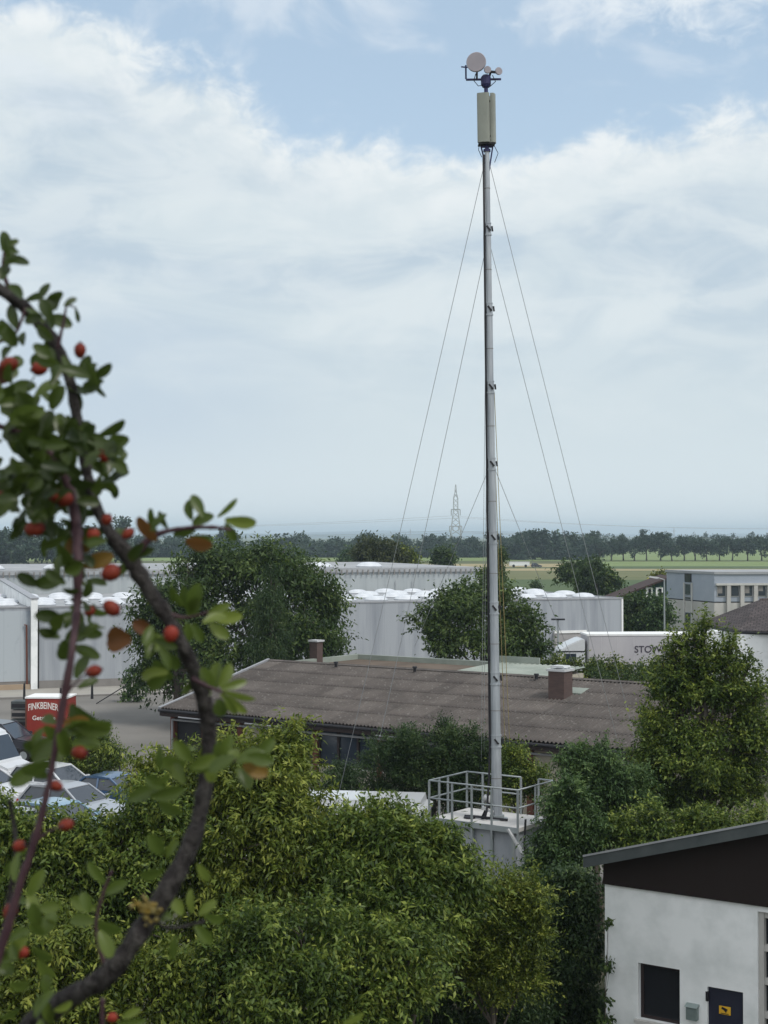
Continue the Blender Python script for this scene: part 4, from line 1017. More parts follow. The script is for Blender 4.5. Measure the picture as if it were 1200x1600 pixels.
# articulated lorry beside the hedge
p_ = at(918, 991, 101); p3 = at(876, 1000, 101)
lo_ = thing('articulated_lorry', 'white articulated lorry with long pale curtain trailer and dark lettering', 'lorry', (p_.x, 101, .004), R(3))
LH = 4.0; zt_ = p_.z
MB().box(0, 13.6, 0, 2.5, 1.15, zt_ - .12).build('curtain', M['tarp'], lo_, bevel=.02)
MB().box(-.03, 13.63, -.03, 2.53, zt_ - .117, zt_).build('trailer_roof', M['white'], lo_)
for x in (0, 13.5): MB().box(x, x + .1, -.035, -.003, 1.15, zt_ - .12).build('corner_post', M['gutter'], lo_)
st = MB()
for k in range(12): st.box(.9 + k * 1.08, .93 + k * 1.08, -.012, -.003, 1.2, zt_ - .2)
st.build('strap', mat('tarp_strap', (.56, .55, .57), .7, scale=2), lo_)
link('lettering', text_mesh('STOWS', .62), M['lettering'], lo_).location = (4.15, -.016, 3.0)
mb = MB(); mb.box(.2, 13.4, .3, .5, .95, 1.14); mb.box(.2, 13.4, 2.0, 2.2, .95, 1.14); mb.build('chassis', M['black'], lo_)
cb = [(-2.05, .45), (-2.1, 2.2), (-1.95, 2.35), (-1.75, 3.0), (-1.2, 3.35), (-.35, 3.72), (-.15, 3.7), (-.15, .45)]
c_ = MB().prism(cb, 'y', .02, 2.48).build('cab', whitem, lo_, bevel=.06)
MB().box(-1.55, -.75, -.012, .015, 1.75, 2.75).build('side_window', M['glassb'], c_)
MB().box(-2.0, -.2, -.006, .017, 2.86, 2.93).build('cab_trim', M['black'], c_)
MB().box(-2.16, -2.05, .2, 2.3, 2.0, 2.8).build('windscreen', M['glass'], c_, bevel=.02)
MB().box(-2.35, -2.12, -.28, -.05, 1.9, 2.8).build('mirror', M['black'], c_, bevel=.03); mb = MB(); mb.bar((-2.25, -.15, 2.75), (-1.9, .1, 2.9), .05); mb.build('mirror_arm', M['black'], c_)
for x in (-1.4, 1.0, 9.2, 10.5, 11.8):
    for y in (.15, 2.3):
        wh = MB().lathe([(.28, -.14), (.50, -.14), (.52, 0), (.50, .14), (.28, .14)], 18, (0, 0, 0), 'y').build('wheel', M['asph'], lo_); wh.location = (x, y, .52)
# second pale roof behind lorry (vans by the green house)
p_ = at(985, 984, 118)
car('parked_car', 'pale car roof showing between the warehouse corner and the green house trees', (p_.x, 118, .004), R(5), whitem, Hc=1.5)['group'] = 'cars behind the lorry'
# trailer and tractor in the field
p_ = gnd(812, 886.5)
ft = thing('field_trailer', 'long white box trailer standing alone in the tan field', 'trailer', (p_.x, p_.y, .02), 0)
Ls = 31 * p_.y / F; MB().box(-Ls / 2, Ls / 2, 0, 2.4, .5, 1.75).build('body', M['white'], ft, bevel=.05)
MB().box(-Ls / 2 - .05, Ls / 2 + .05, -.05, 2.45, 1.753, 1.85).build('roof', M['tin'], ft)
for x in (-2, 2): 
    wh = MB().lathe([(.2, -.1), (.45, -.1), (.45, .1), (.2, .1)], 14, (0, 0, 0), 'y').build('wheel', M['asph'], ft); wh.location = (x, -.05, .47)
p_ = gnd(838, 886.8)
car('distant_car', 'tiny dark car next to the white trailer in the field', (p_.x, p_.y, .02), 0, darkm, L=3.6, Hc=1.5)['group'] = 'vehicles in the field'
# ------------------------------------------------------------------ vegetation
LM = dict(
 dark=leafmat('leaves_dark', (.022, .044, .013), (.052, .092, .022), (.13, .18, .045)),
 mid=leafmat('leaves_mid', (.024, .048, .010), (.082, .130, .020), (.29, .34, .065)),
 olive=leafmat('leaves_olive', (.028, .040, .012), (.062, .075, .020), (.10, .11, .03)),
 yel=leafmat('leaves_yellow_green', (.032, .056, .010), (.108, .150, .020), (.33, .36, .070)),
 gold=leafmat('leaves_golden', (.055, .075, .010), (.145, .165, .018), (.32, .30, .040)),
 blue=leafmat('leaves_blue_green', (.024, .052, .018), (.062, .115, .034), (.16, .23, .075)),
 yew=leafmat('leaves_yew', (.018, .038, .014), (.042, .078, .026), (.105, .15, .050)),
 far=leafmat('leaves_far_hazed', (.016, .036, .022), (.034, .066, .038), (.07, .105, .055)),  # blue of distance haze is put into the leaf colour
)
BK = M['bark']
def T(name, label, cat, lobes, n, ln, wd, m, seed, Y, base=None, r0=.12, group=None, **kw):
    ls = [lobe(*l[:3], Y + (l[3] if len(l) > 3 else 0), zs=(l[4] if len(l) > 4 else 1.0)) for l in lobes]
    if base is None:
        base = (sum(l[0] for l in ls) / len(ls), sum(l[1] for l in ls) / len(ls), 0)
    return tree(name, label, cat, base, ls, n, ln, wd, LM[m], BK, seed, r0, group, **kw)
# --- behind the workshop
T('walnut_tree', 'broad dense dark tree standing before the warehouse, left of the chimney', 'tree',
  [(465, 905, 55), (495, 945, 48), (440, 935, 60, -2), (395, 895, 48), (470, 1000, 62, -2), (505, 1000, 34), (350, 895, 45, 2), (350, 970, 60), (415, 1010, 60, -2), (430, 880, 35)],
  30000, .26, .13, 'dark', 11, 87, r0=.3, clump=.75, per=34, shell=.6)
T('leafy_tree', 'dark leafy tree behind the thick twig, reaching down to the yard', 'tree',
  [(285, 920, 48), (300, 985, 55, -1), (262, 1030, 48), (255, 1075, 34), (330, 1050, 50, -2), (240, 960, 36), (235, 1000, 32), (310, 880, 34)],
  20000, .26, .13, 'dark', 12, 86, r0=.25, clump=.75, per=34, shell=.6)
T('conifer', 'narrow dark conifer pointed among the broad tree crowns', 'tree',
  [(424, 895, 7, 0, 2.6), (424, 925, 15, 0, 1.6), (423, 955, 23, 0, 1.4), (424, 985, 30, 0, 1.2), (425, 1020, 34, 0, 1.2)], 9000, .2, .05, 'yew', 13, 79.0, r0=.15, clump=.5, per=36, droop=.9, shell=.5)
T('round_tree', 'loose round tree with whitish glints behind the mast, before the warehouse', 'tree',
  [(690, 965, 34), (725, 945, 38, 2), (752, 928, 18), (775, 960, 42), (735, 990, 55, -1), (800, 985, 42), (825, 1015, 24, -1), (700, 1005, 32, -1), (668, 975, 18), (790, 1020, 38, -1), (830, 975, 16)],
  20000, .24, .14, 'dark', 14, 92, r0=.2, clump=.7, per=32, shell=.5, sprigs=160, slen=1.0, arch=.2)
T('slim_tree', 'slim green tree beside the right end of the rear warehouse', 'tree',
  [(757, 900, 8, 0, 1.8), (762, 930, 10, 0, 1.6)], 2200, .3, .16, 'mid', 15, 132, r0=.12, clump=.5, per=30)
T('slim_tree', 'dark narrow tree just right of the mast in front of the field', 'tree',
  [(781, 872, 5, 0, 2.2), (782, 895, 6, 0, 3.0)], 2200, .3, .16, 'dark', 16, 165, r0=.12, clump=.5, per=30)
sp = T('sapling', 'young thin tree tied to a stake at the yard edge', 'tree',
  [(208, 1050, 9), (200, 1068, 10), (212, 1085, 12), (196, 1088, 8), (222, 1070, 8)], 900, .22, .14, 'blue', 17, 97, base=(at(209, 1100, 97).x, 97, 0), r0=.04, clump=.3, per=14)
q_ = at(155, 1105, 97); q2 = at(205, 1066, 97)
tag(MB().tube([(q_.x, 96, .02), (q2.x, 96.6, q2.z)], .035, 6).build('leaning_stake', M['black']), 'thin dark slanting stake left of the sapling', 'stake')
# --- field bushes and trees near the green house
T('field_bush', 'rounded dark bush left in the field cluster', 'bush', [(886, 894, 15), (900, 900, 16), (912, 893, 14)], 3500, .5, .3, 'dark', 21, 205, clump=1.0, per=30)
T('field_bush', 'wide dark bush right in the field cluster', 'bush', [(930, 908, 24), (952, 914, 18), (910, 915, 16), (940, 900, 12)], 5000, .5, .3, 'dark', 22, 200, clump=1.0, per=30)
T('spruce', 'small pointed spruce rising out of the field bushes', 'tree', [(933, 882, 4, 0, 2.2), (933, 897, 9, 0, 1.5)], 1800, .5, .2, 'yew', 23, 198, clump=.7, per=30)
T('spruce', 'lower spruce beside the pointed one in the field bushes', 'tree', [(916, 888, 4, 0, 2), (917, 900, 8, 0, 1.3)], 1500, .5, .2, 'yew', 24, 201, clump=.7, per=30)
T('garden_tree', 'dark tree before the left part of the green house', 'tree', [(988, 950, 20), (1000, 968, 22), (982, 972, 14), (1004, 945, 14)], 5000, .35, .2, 'dark', 25, 145, clump=.8, per=30)
T('garden_tree', 'dark tree between street lamp and green house wall', 'tree', [(1024, 955, 17), (1030, 970, 17), (1012, 975, 13)], 4000, .35, .2, 'blue', 26, 143, clump=.8, per=30)
T('autumn_bush', 'small reddish bush behind the green house roof', 'bush', [(1030, 903, 9), (1022, 908, 7)], 900, .4, .25, 'gold', 27, 200, clump=.7, per=24)
T('field_tree', 'olive green round tree before the distant wood above the rear warehouse', 'tree', [(580, 866, 22, 0, .95), (597, 862, 18), (612, 872, 16), (570, 877, 15)], 7000, .5, .3, 'olive', 28, 235, clump=1.1, per=30)
T('field_tree', 'smaller olive tree right beside the round one', 'tree', [(630, 872, 13), (642, 878, 10)], 2600, .5, .3, 'yel', 29, 240, clump=1.0, per=30)
T('field_tree', 'small dark round tree above the rear warehouse roof', 'tree', [(688, 874, 14), (698, 878, 9)], 2600, .5, .3, 'dark', 30, 238, clump=1.0, per=30)
T('field_tree', 'pale blue green pointed tree left of the olive tree', 'tree', [(545, 868, 7, 0, 2.0), (538, 878, 9)], 2000, .6, .3, 'blue', 31, 330, clump=1.1, per=30)
T('field_shrub', 'tiny lone shrub on the olive field', 'bush', [(837, 916, 6, 0, 1.2)], 500, .4, .2, 'dark', 32, 280, clump=.6, per=20)
# --- woodland masses
def wood(name, label, px0, px1, Y, tops, seed, n, m='far', dep=60):
    rr = random.Random(seed); ls = []; x0 = at(px0, 838, Y).x; x1 = at(px1, 838, Y).x; x = x0
    while x < x1:
        for row in range(3):
            yy = Y + row * dep / 3 + rr.uniform(-6, 6); h = tops + rr.uniform(-2.4, 2.6) + row * .8; r_ = rr.uniform(3.6, 6.5)
            ls.append((x + rr.uniform(-3, 3), yy, h - r_ * .9, r_, r_, r_ * rr.uniform(.8, 1.15)))
            if row == 0: ls.append((x + rr.uniform(-3, 3), yy - 2, h * .40, r_ * 1.1, r_, h * .40))
        x += rr.uniform(5, 8.5)
    o = thing(name, label, 'woodland', (x0, Y, 0)); 
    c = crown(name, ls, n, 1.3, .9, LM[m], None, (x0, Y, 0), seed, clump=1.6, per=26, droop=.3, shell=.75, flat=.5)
    bpy.data.objects.remove(o); c.location = (x0, Y, 0)
    return tag(c, label, 'woodland', kind='stuff')
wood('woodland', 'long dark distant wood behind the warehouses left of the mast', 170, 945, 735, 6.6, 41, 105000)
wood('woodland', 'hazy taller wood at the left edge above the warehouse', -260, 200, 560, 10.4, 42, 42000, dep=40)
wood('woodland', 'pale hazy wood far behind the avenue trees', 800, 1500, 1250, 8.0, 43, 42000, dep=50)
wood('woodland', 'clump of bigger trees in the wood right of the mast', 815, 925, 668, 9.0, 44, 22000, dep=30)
# --- avenue
protos = []
av = []
rr = random.Random(5); px = 935
labs_done = 0
def avenue_tree(seed, x, Y, h, label):
    ls = []; r2 = random.Random(seed)
    for k in range(7): ls.append((x + r2.uniform(-2.2, 2.2), Y + r2.uniform(-2, 2), h * r2.uniform(.38, .78), r2.uniform(3.0, 4.3), 3.0, h * r2.uniform(.17, .24)))
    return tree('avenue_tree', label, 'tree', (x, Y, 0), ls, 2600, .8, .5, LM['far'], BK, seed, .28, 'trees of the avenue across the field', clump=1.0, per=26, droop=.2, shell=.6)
specs = [(937, 10.5), (955, 9.5), (974, 12.2), (991, 10.6), (1010, 13.2), (1032, 12.6), (1050, 9.2), (1069, 11.0), (1086, 10.4), (1104, 11.6), (1124, 10.2), (1144, 11.0), (1168, 12.4), (1190, 11.4), (1213, 11.0), (1236, 12)]
words = ['leftmost', 'second from left', 'third from left, taller', 'fourth from left', 'fifth from left, tallest', 'sixth from left, broad', 'seventh from left, low', 'eighth from left', 'ninth from left, right of the far pylon',
         'tenth from left', 'eleventh from left', 'third from the right edge', 'second from the right edge', 'rightmost in view', 'just beyond the right edge', 'outermost beyond the right edge']
for i, ((px, h), wd_) in enumerate(zip(specs, words)):
    Y = 640 + 4 * (i % 3); avenue_tree(100 + i, (px - 600) / F * Y, Y, h * .93, 'hazy avenue tree, %s of the row' % wd_)
# --- hedge before the lorry
hl1 = [(9.8 + k * 1.05, 96.0 - k * .25, 1.30, .95, .8, 1.35) for k in range(17)]
hd = thing('hedge', 'clipped yellow green hedge in front of the lorry', 'hedge', (17, 94, 0))
crown('foliage', hl1, 34000, .19, .12, LM['yel'], hd, (17, 94, 0), 51, clump=.4, per=26, droop=0, shell=.6)
hd = thing('low_hedge', 'darker lower shrubs between hedge and workshop roof', 'hedge', (17, 86, 0))
crown('foliage', [(12 + k * 1.3, 86 - k * .6, 1.7, 1.4, 1.1, 1.6 + .25 * math.sin(k * 1.7)) for k in range(13)], 12000, .2, .1, LM['dark'], hd, (17, 86, 0), 52, clump=.5, per=28, droop=.1, shell=.6)
# --- near the cabin
T('yew_shrub', 'large dark dense shrub behind the mast cabin', 'bush',
  [(600, 1200, 38), (640, 1178, 38), (690, 1172, 38), (738, 1180, 38), (620, 1240, 45), (680, 1225, 50), (735, 1225, 45), (600, 1270, 40), (770, 1200, 32), (700, 1270, 50)],
  46000, .10, .045, 'yew', 61, 49.5, r0=.08, clump=.28, per=30, droop=-.2, shell=.7, sprigs=420, slen=.45, arch=.0)
T('light_shrub', 'lighter green shrub behind the right side of the railing', 'bush',
  [(800, 1195, 30), (825, 1215, 26), (795, 1235, 34)], 12000, .10, .05, 'mid', 62, 48.5, r0=.05, clump=.28, per=28, droop=.1)
T('small_shrub', 'small dark shrub under the workshop windows', 'bush', [(530, 1220, 30), (548, 1240, 30), (512, 1240, 24)], 9000, .10, .05, 'yew', 63, 54, r0=.05, clump=.28, per=28)
T('yard_bush', 'round green bush in the yard behind the parked cars', 'bush',
  [(130, 1175, 40), (165, 1185, 32), (110, 1195, 36), (150, 1205, 38), (183, 1195, 18), (140, 1150, 22)], 16000, .13, .06, 'mid', 64, 63, r0=.08, clump=.35, per=28)
q_ = at(194, 1190, 62)
tag(MB().tube([(q_.x, 61, 0), (q_.x, 61, q_.z)], .03, 6).build('thin_post', M['black']), 'thin black post at the right side of the yard bush', 'post')
# --- the big tree right
T('pear_tree', 'tall leafy tree with loose top before the right end of the workshop', 'tree',
  [(1080, 1035, 28), (1058, 1080, 40), (1118, 1058, 34), (1158, 1095, 34), (1030, 1140, 40), (1012, 1235, 34), (1178, 1130, 26), (1165, 1160, 34), (1095, 1125, 62), (1070, 1190, 65, -.5), (1130, 1180, 60), (1035, 1225, 42), (1100, 1240, 66, -.5), (1150, 1235, 40), (1170, 1140, 22), (1085, 1000, 14), (1050, 1022, 14), (1120, 1020, 16), (1010, 1180, 25), (1150, 1045, 14), (1062, 1008, 10), (1100, 988, 9), (1140, 1012, 10), (1168, 1045, 12), (1186, 1080, 12), (1192, 1150, 16), (1040, 1040, 12), (1035, 1080, 14), (1175, 1180, 24), (1180, 1230, 20)],
  50000, .12, .062, 'mid', 71, 44, r0=.14, clump=.3, per=20, shell=.4, droop=.3, shoots=.18, sprigs=420, slen=.6, arch=.1)
T('dark_tree', 'dark green tree left of the tall leafy tree', 'tree',
  [(925, 1195, 30), (950, 1215, 36), (905, 1225, 28), (960, 1255, 46), (920, 1265, 40), (985, 1240, 30), (895, 1190, 16)], 26000, .11, .045, 'blue', 72, 41, r0=.1, clump=.3, per=26, droop=.5, sprigs=250, slen=.5, arch=.2)
T('low_bush', 'olive bush directly above the garage roof edge', 'bush', [(1010, 1300, 38), (975, 1312, 32), (1045, 1312, 28), (1085, 1308, 30), (1130, 1300, 30), (1170, 1290, 28)], 18000, .10, .05, 'mid', 73, 37.5, r0=.06, clump=.28, per=26, sprigs=260, slen=.45, arch=.2)
T('light_tree', 'fresh green shrub covering the right corner of the mast cabin', 'tree',
  [(868, 1290, 24), (882, 1262, 24), (902, 1300, 34), (874, 1335, 34), (912, 1340, 34), (846, 1362, 24), (885, 1240, 14), (925, 1310, 22)], 30000, .11, .045, 'blue', 74, 37.5, r0=.08, clump=.26, per=26, droop=.4, sprigs=300, slen=.55, arch=.5)
T('ivy_tree', 'deep green ivy covered tree along the left wall of the garage', 'tree',
  [(905, 1400, 38), (870, 1400, 40), (895, 1460, 50), (860, 1490, 55), (915, 1520, 34), (875, 1560, 60), (915, 1590, 36), (840, 1420, 30), (830, 1560, 50), (870, 1640, 70)], 42000, .10, .05, 'yew', 75, 31.8, r0=.1, clump=.26, per=28, droop=.6, shell=.6)
T('garage_climber', 'few ivy shoots creeping round the garage corner', 'climber', [(950, 1440, 4, 0, 1.6), (953, 1508, 6, 0, 1.5), (946, 1560, 6), (946, 1595, 9)], 260, .09, .06, 'dark', 76, 30.0, base=(4.3, 30.0, 0), r0=.012, clump=.1, per=10)
# --- foreground mass
wk = dict(clump=.30, per=24, droop=.60, shell=.35, flat=.4, shoots=.14, clumpsq=.9, sprigs=560, slen=.7, arch=.45)
T('peach_tree', 'tall yellow green tree with hanging leaves, right of the thick twig', 'tree',
  [(440, 1185, 36), (400, 1205, 40), (462, 1215, 28), (350, 1200, 34), (430, 1245, 52, -.5), (370, 1260, 54, -.5), (476, 1280, 34), (310, 1240, 34), (260, 1225, 36), (225, 1222, 26), (275, 1290, 46), (300, 1370, 52), (420, 1400, 60, -1), (330, 1440, 60, -1), (440, 1320, 62, -1), (360, 1340, 66, -1), (500, 1350, 44)],
  46000, .125, .046, 'yel', 81, 28.5, r0=.12, **wk)
T('peach_tree', 'broad green tree with hanging leaves in front of the white minibus', 'tree',
  [(590, 1292, 22), (560, 1316, 30), (622, 1316, 34), (540, 1345, 48), (610, 1360, 58, -.5), (680, 1345, 42), (700, 1400, 50), (640, 1430, 66, -.5), (560, 1430, 66, -1), (722, 1382, 18), (648, 1325, 20), (688, 1336, 12)],
  44000, .120, .048, 'mid', 82, 27.5, r0=.12, **wk)
T('peach_tree', 'green tree under the thin dark twig in front of the cars', 'tree',
  [(165, 1325, 36), (222, 1280, 36), (30, 1306, 34), (80, 1318, 30), (-10, 1290, 32), (140, 1308, 26), (255, 1275, 32), (120, 1345, 48), (190, 1370, 62), (60, 1370, 46), (250, 1340, 44), (20, 1420, 56), (10, 1350, 38), (120, 1440, 66), (210, 1460, 66)],
  36000, .105, .048, 'mid', 83, 27, r0=.12, **wk)
T('hedgerow_tree', 'yellowish loose bush between the green mass and the ivy tree', 'bush',
  [(805, 1395, 28), (770, 1410, 30), (690, 1400, 24), (720, 1430, 34), (690, 1480, 34), (740, 1500, 34), (820, 1435, 30), (780, 1460, 46), (750, 1440, 32), (790, 1500, 36), (825, 1480, 20), (742, 1404, 18), (800, 1545, 34), (765, 1530, 36), (835, 1395, 12), (700, 1440, 20), (720, 1470, 22), (825, 1520, 18)], 40000, .085, .034, 'yel', 84, 29, r0=.06, clump=.26, per=24, droop=.2, shell=.5, shoots=.14, sprigs=420, slen=.5, arch=.3)
T('peach_tree', 'nearest green tree with drooping leaves at the bottom middle', 'tree',
  [(480, 1480, 62), (400, 1500, 70), (560, 1520, 58), (330, 1540, 66), (470, 1580, 76, -.5), (610, 1560, 48), (400, 1620, 90, -.5), (560, 1630, 70), (640, 1500, 36)],
  42000, .110, .046, 'mid', 85, 24.5, r0=.14, **wk)
T('peach_tree', 'nearest tree at the bottom left behind the fork of the twig', 'tree',
  [(250, 1540, 60), (170, 1560, 66), (80, 1540, 66), (20, 1560, 60), (280, 1620, 70), (150, 1640, 80), (40, 1640, 70), (90, 1480, 50)],
  33000, .115, .046, 'yel', 86, 24.5, r0=.14, **wk)
T('dark_bush', 'dark low bush in the hollow at the bottom', 'bush',
  [(700, 1530, 60), (760, 1570, 60), (660, 1590, 60), (740, 1640, 70), (820, 1620, 50)], 22000, .10, .045, 'yew', 87, 30.5, r0=.08, clump=.28, per=26, droop=.4)
# ------------------------------------------------------------------ berry shrub close to the lens
SD = .62
def sp_(px, py, d=0.0): return at(px, py, SD + d)
LFM = leafmat('shrub_leaves', (.024, .040, .010), (.085, .125, .022), (.22, .27, .05), rough=.35, trans=.45, spec=.4)
LFR = leafmat('shrub_leaves_red', (.06, .02, .015), (.14, .06, .02), (.22, .14, .03), rough=.4, trans=.4)
TWM = mat('twig_bark', (.020, .016, .017), .85, scale=220, col2=(.095, .088, .082), stretch=(1, 1, .6), bump=.8, lo=.4, hi=.75)
DKT = mat('twig_dark', (.035, .015, .022), .6, scale=200, col2=(.06, .03, .035))
BERRY = mat('berry_skin', (.10, .010, .009), .55, scale=120, col2=(.17, .028, .014), spec=.2)
BERRY2 = mat('berry_skin_orange', (.18, .030, .012), .55, scale=90, col2=(.19, .022, .014), spec=.2)
LICH = mat('lichen', (.30, .20, .035), .95, scale=300, col2=(.20, .18, .08), bump=.6)
shrub = thing('berry_shrub', 'close blurred shrub branch with red berries and small oval leaves', 'shrub', tuple(sp_(60, 1600)))
SO = Vector(shrub.location)
def smooth_path(pts, k=6):
    out = []; n = len(pts)
    for i in range(n - 1):
        p0, p1, p2, p3 = (Vector(pts[max(i - 1, 0)]), Vector(pts[i]), Vector(pts[i + 1]), Vector(pts[min(i + 2, n - 1)]))
        for j in range(k):
            t = j / k; out.append(.5 * ((2 * p1) + (p2 - p0) * t + (2 * p0 - 5 * p1 + 4 * p2 - p3) * t * t + (3 * p1 - p0 - 3 * p2 + p3) * t ** 3))
    out.append(Vector(pts[-1])); return out
def stem(name, spec, m, seed=1, knob=.13, n=14):
    """spec: (px, py, width px, depth offset)"""
    P = smooth_path([(a, b, c) for a, b, c, d in spec]); D_ = smooth_path([(d, 0, 0) for a, b, c, d in spec]); rr = random.Random(seed)
    pts = [sp_(v.x, v.y, q.x) - SO for v, q in zip(P, D_)]; rad = [max(1.2, v.z * .84) * .5 * SD / F * (1 + rr.uniform(-knob, knob)) for v in P]
    return MB().tube(pts, rad, n, jit=lambda i, j: rr.uniform(-.10, .10)).build(name, m, shrub, smooth=True)
stem('thick_branch', [(-60, 1740, 46, .05), (40, 1612, 44, .03), (100, 1565, 40, .01), (170, 1520, 38, 0), (230, 1440, 38, 0), (272, 1372, 36, 0), (305, 1300, 33, .005), (322, 1215, 30, .01), (326, 1130, 30, .01), (308, 1060, 28, .005),
                     (285, 1010, 26, 0), (255, 955, 28, 0), (225, 910, 30, 0), (200, 868, 32, 0), (175, 838, 26, 0), (150, 790, 22, .005), (132, 720, 20, .01), (120, 650, 20, .01), (108, 590, 21, .01), (85, 535, 24, .01), (50, 492, 24, .005), (15, 462, 24, 0), (-40, 430, 24, 0)], TWM, 3)
stem('thin_branch', [(-50, 1620, 20, -.03), (2, 1480, 17, -.03), (30, 1385, 15, -.03), (52, 1320, 14, -.03), (72, 1245, 12, -.03), (88, 1160, 12, -.03), (100, 1090, 14, -.03), (112, 1020, 13, -.03), (120, 950, 16, -.02), (122, 880, 18, -.02), (118, 810, 20, -.01), (100, 740, 16, -.01), (60, 690, 12, -.01), (-20, 660, 10, -.01)], DKT, 5)
side = [[(205, 872, 20, 0), (240, 838, 13, .0), (285, 826, 9, .0), (330, 824, 8, .0), (362, 828, 6, 0)], [(250, 950, 12, 0), (285, 965, 6, 0), (330, 955, 4, 0)], [(300, 1060, 10, 0), (330, 1075, 7, 0), (360, 1085, 5, 0)],
        [(230, 1430, 12, 0), (265, 1450, 6, 0), (320, 1440, 7, 0)], [(165, 1515, 10, 0), (150, 1450, 7, 0), (160, 1400, 6, 0), (175, 1360, 4, 0)], [(50, 1320, 7, -.03), (75, 1300, 4, -.03), (100, 1290, 3, -.03)],
        [(320, 1200, 8, 0), (360, 1190, 7, 0), (395, 1180, 5, 0)], [(95, 1100, 6, -.03), (115, 1070, 4, -.03), (140, 1050, 3, -.03)], [(90, 545, 9, 0), (100, 500, 6, 0), (105, 478, 4, 0), (120, 482, 3, 0)],
        [(110, 590, 7, 0), (135, 580, 5, 0), (155, 590, 3, 0)], [(15, 1250, 9, .02), (25, 1330, 9, .02), (10, 1420, 10, .02)], [(40, 480, 7, 0), (25, 520, 6, 0), (0, 535, 5, 0)], [(120, 700, 8, 0), (155, 690, 5, 0), (185, 692, 4, 0)], [(160, 1560, 10, 0), (160, 1600, 8, 0), (165, 1640, 8, 0)],
        [(15, 455, 9, 0), (5, 420, 7, 0), (8, 380, 5, 0)]]
for i, s_ in enumerate(side): stem('twig', s_, TWM if i in (3, 10) else DKT, 20 + i, n=7)
# leaves: oval, folded along the midrib, curling at the tip
LV = []; LF = []; LT = []
def leaf(px, py, ang, ln, wd, dpt, tone, pitch=0.0, roll=0.0, rd=False):
    """ang: picture direction of the tip (0 right, 90 up); sizes in picture px at the shrub's distance"""
    s = SD / F; c = sp_(px, py, dpt) - SO; a = R(ang)
    d = Vector((math.cos(a) * math.cos(pitch), math.sin(pitch), math.sin(a) * math.cos(pitch)))
    up = Vector((0, -1, 0)); sd_ = d.cross(up).normalized(); nn = sd_.cross(d).normalized()
    sd_, nn = sd_ * math.cos(roll) + nn * math.sin(roll), nn * math.cos(roll) - sd_ * math.sin(roll)
    L_, W_ = ln * s, wd * s * .5; n_ = 9; grid = []
    for i in range(n_):
        t = i / (n_ - 1); w_ = W_ * 1.0 * (max(0, math.sin(PI * min(1, t ** 1.25 * .90 + .05))) ** .62); cv_ = (t - .3) ** 2 * L_ * .22
        for k in (-1, -.5, 0, .5, 1): grid.append(c + d * L_ * t + sd_ * w_ * k + nn * (abs(k) ** 1.3 * w_ * .35 - cv_))
    k0 = len(LV) ; LV.extend(grid)
    for i in range(n_ - 1):
        for k in range(4): b = k0 + i * 5 + k; LF.append((b, b + 1, b + 6, b + 5)); LT.append((tone, rd))
rl_ = random.Random(17)
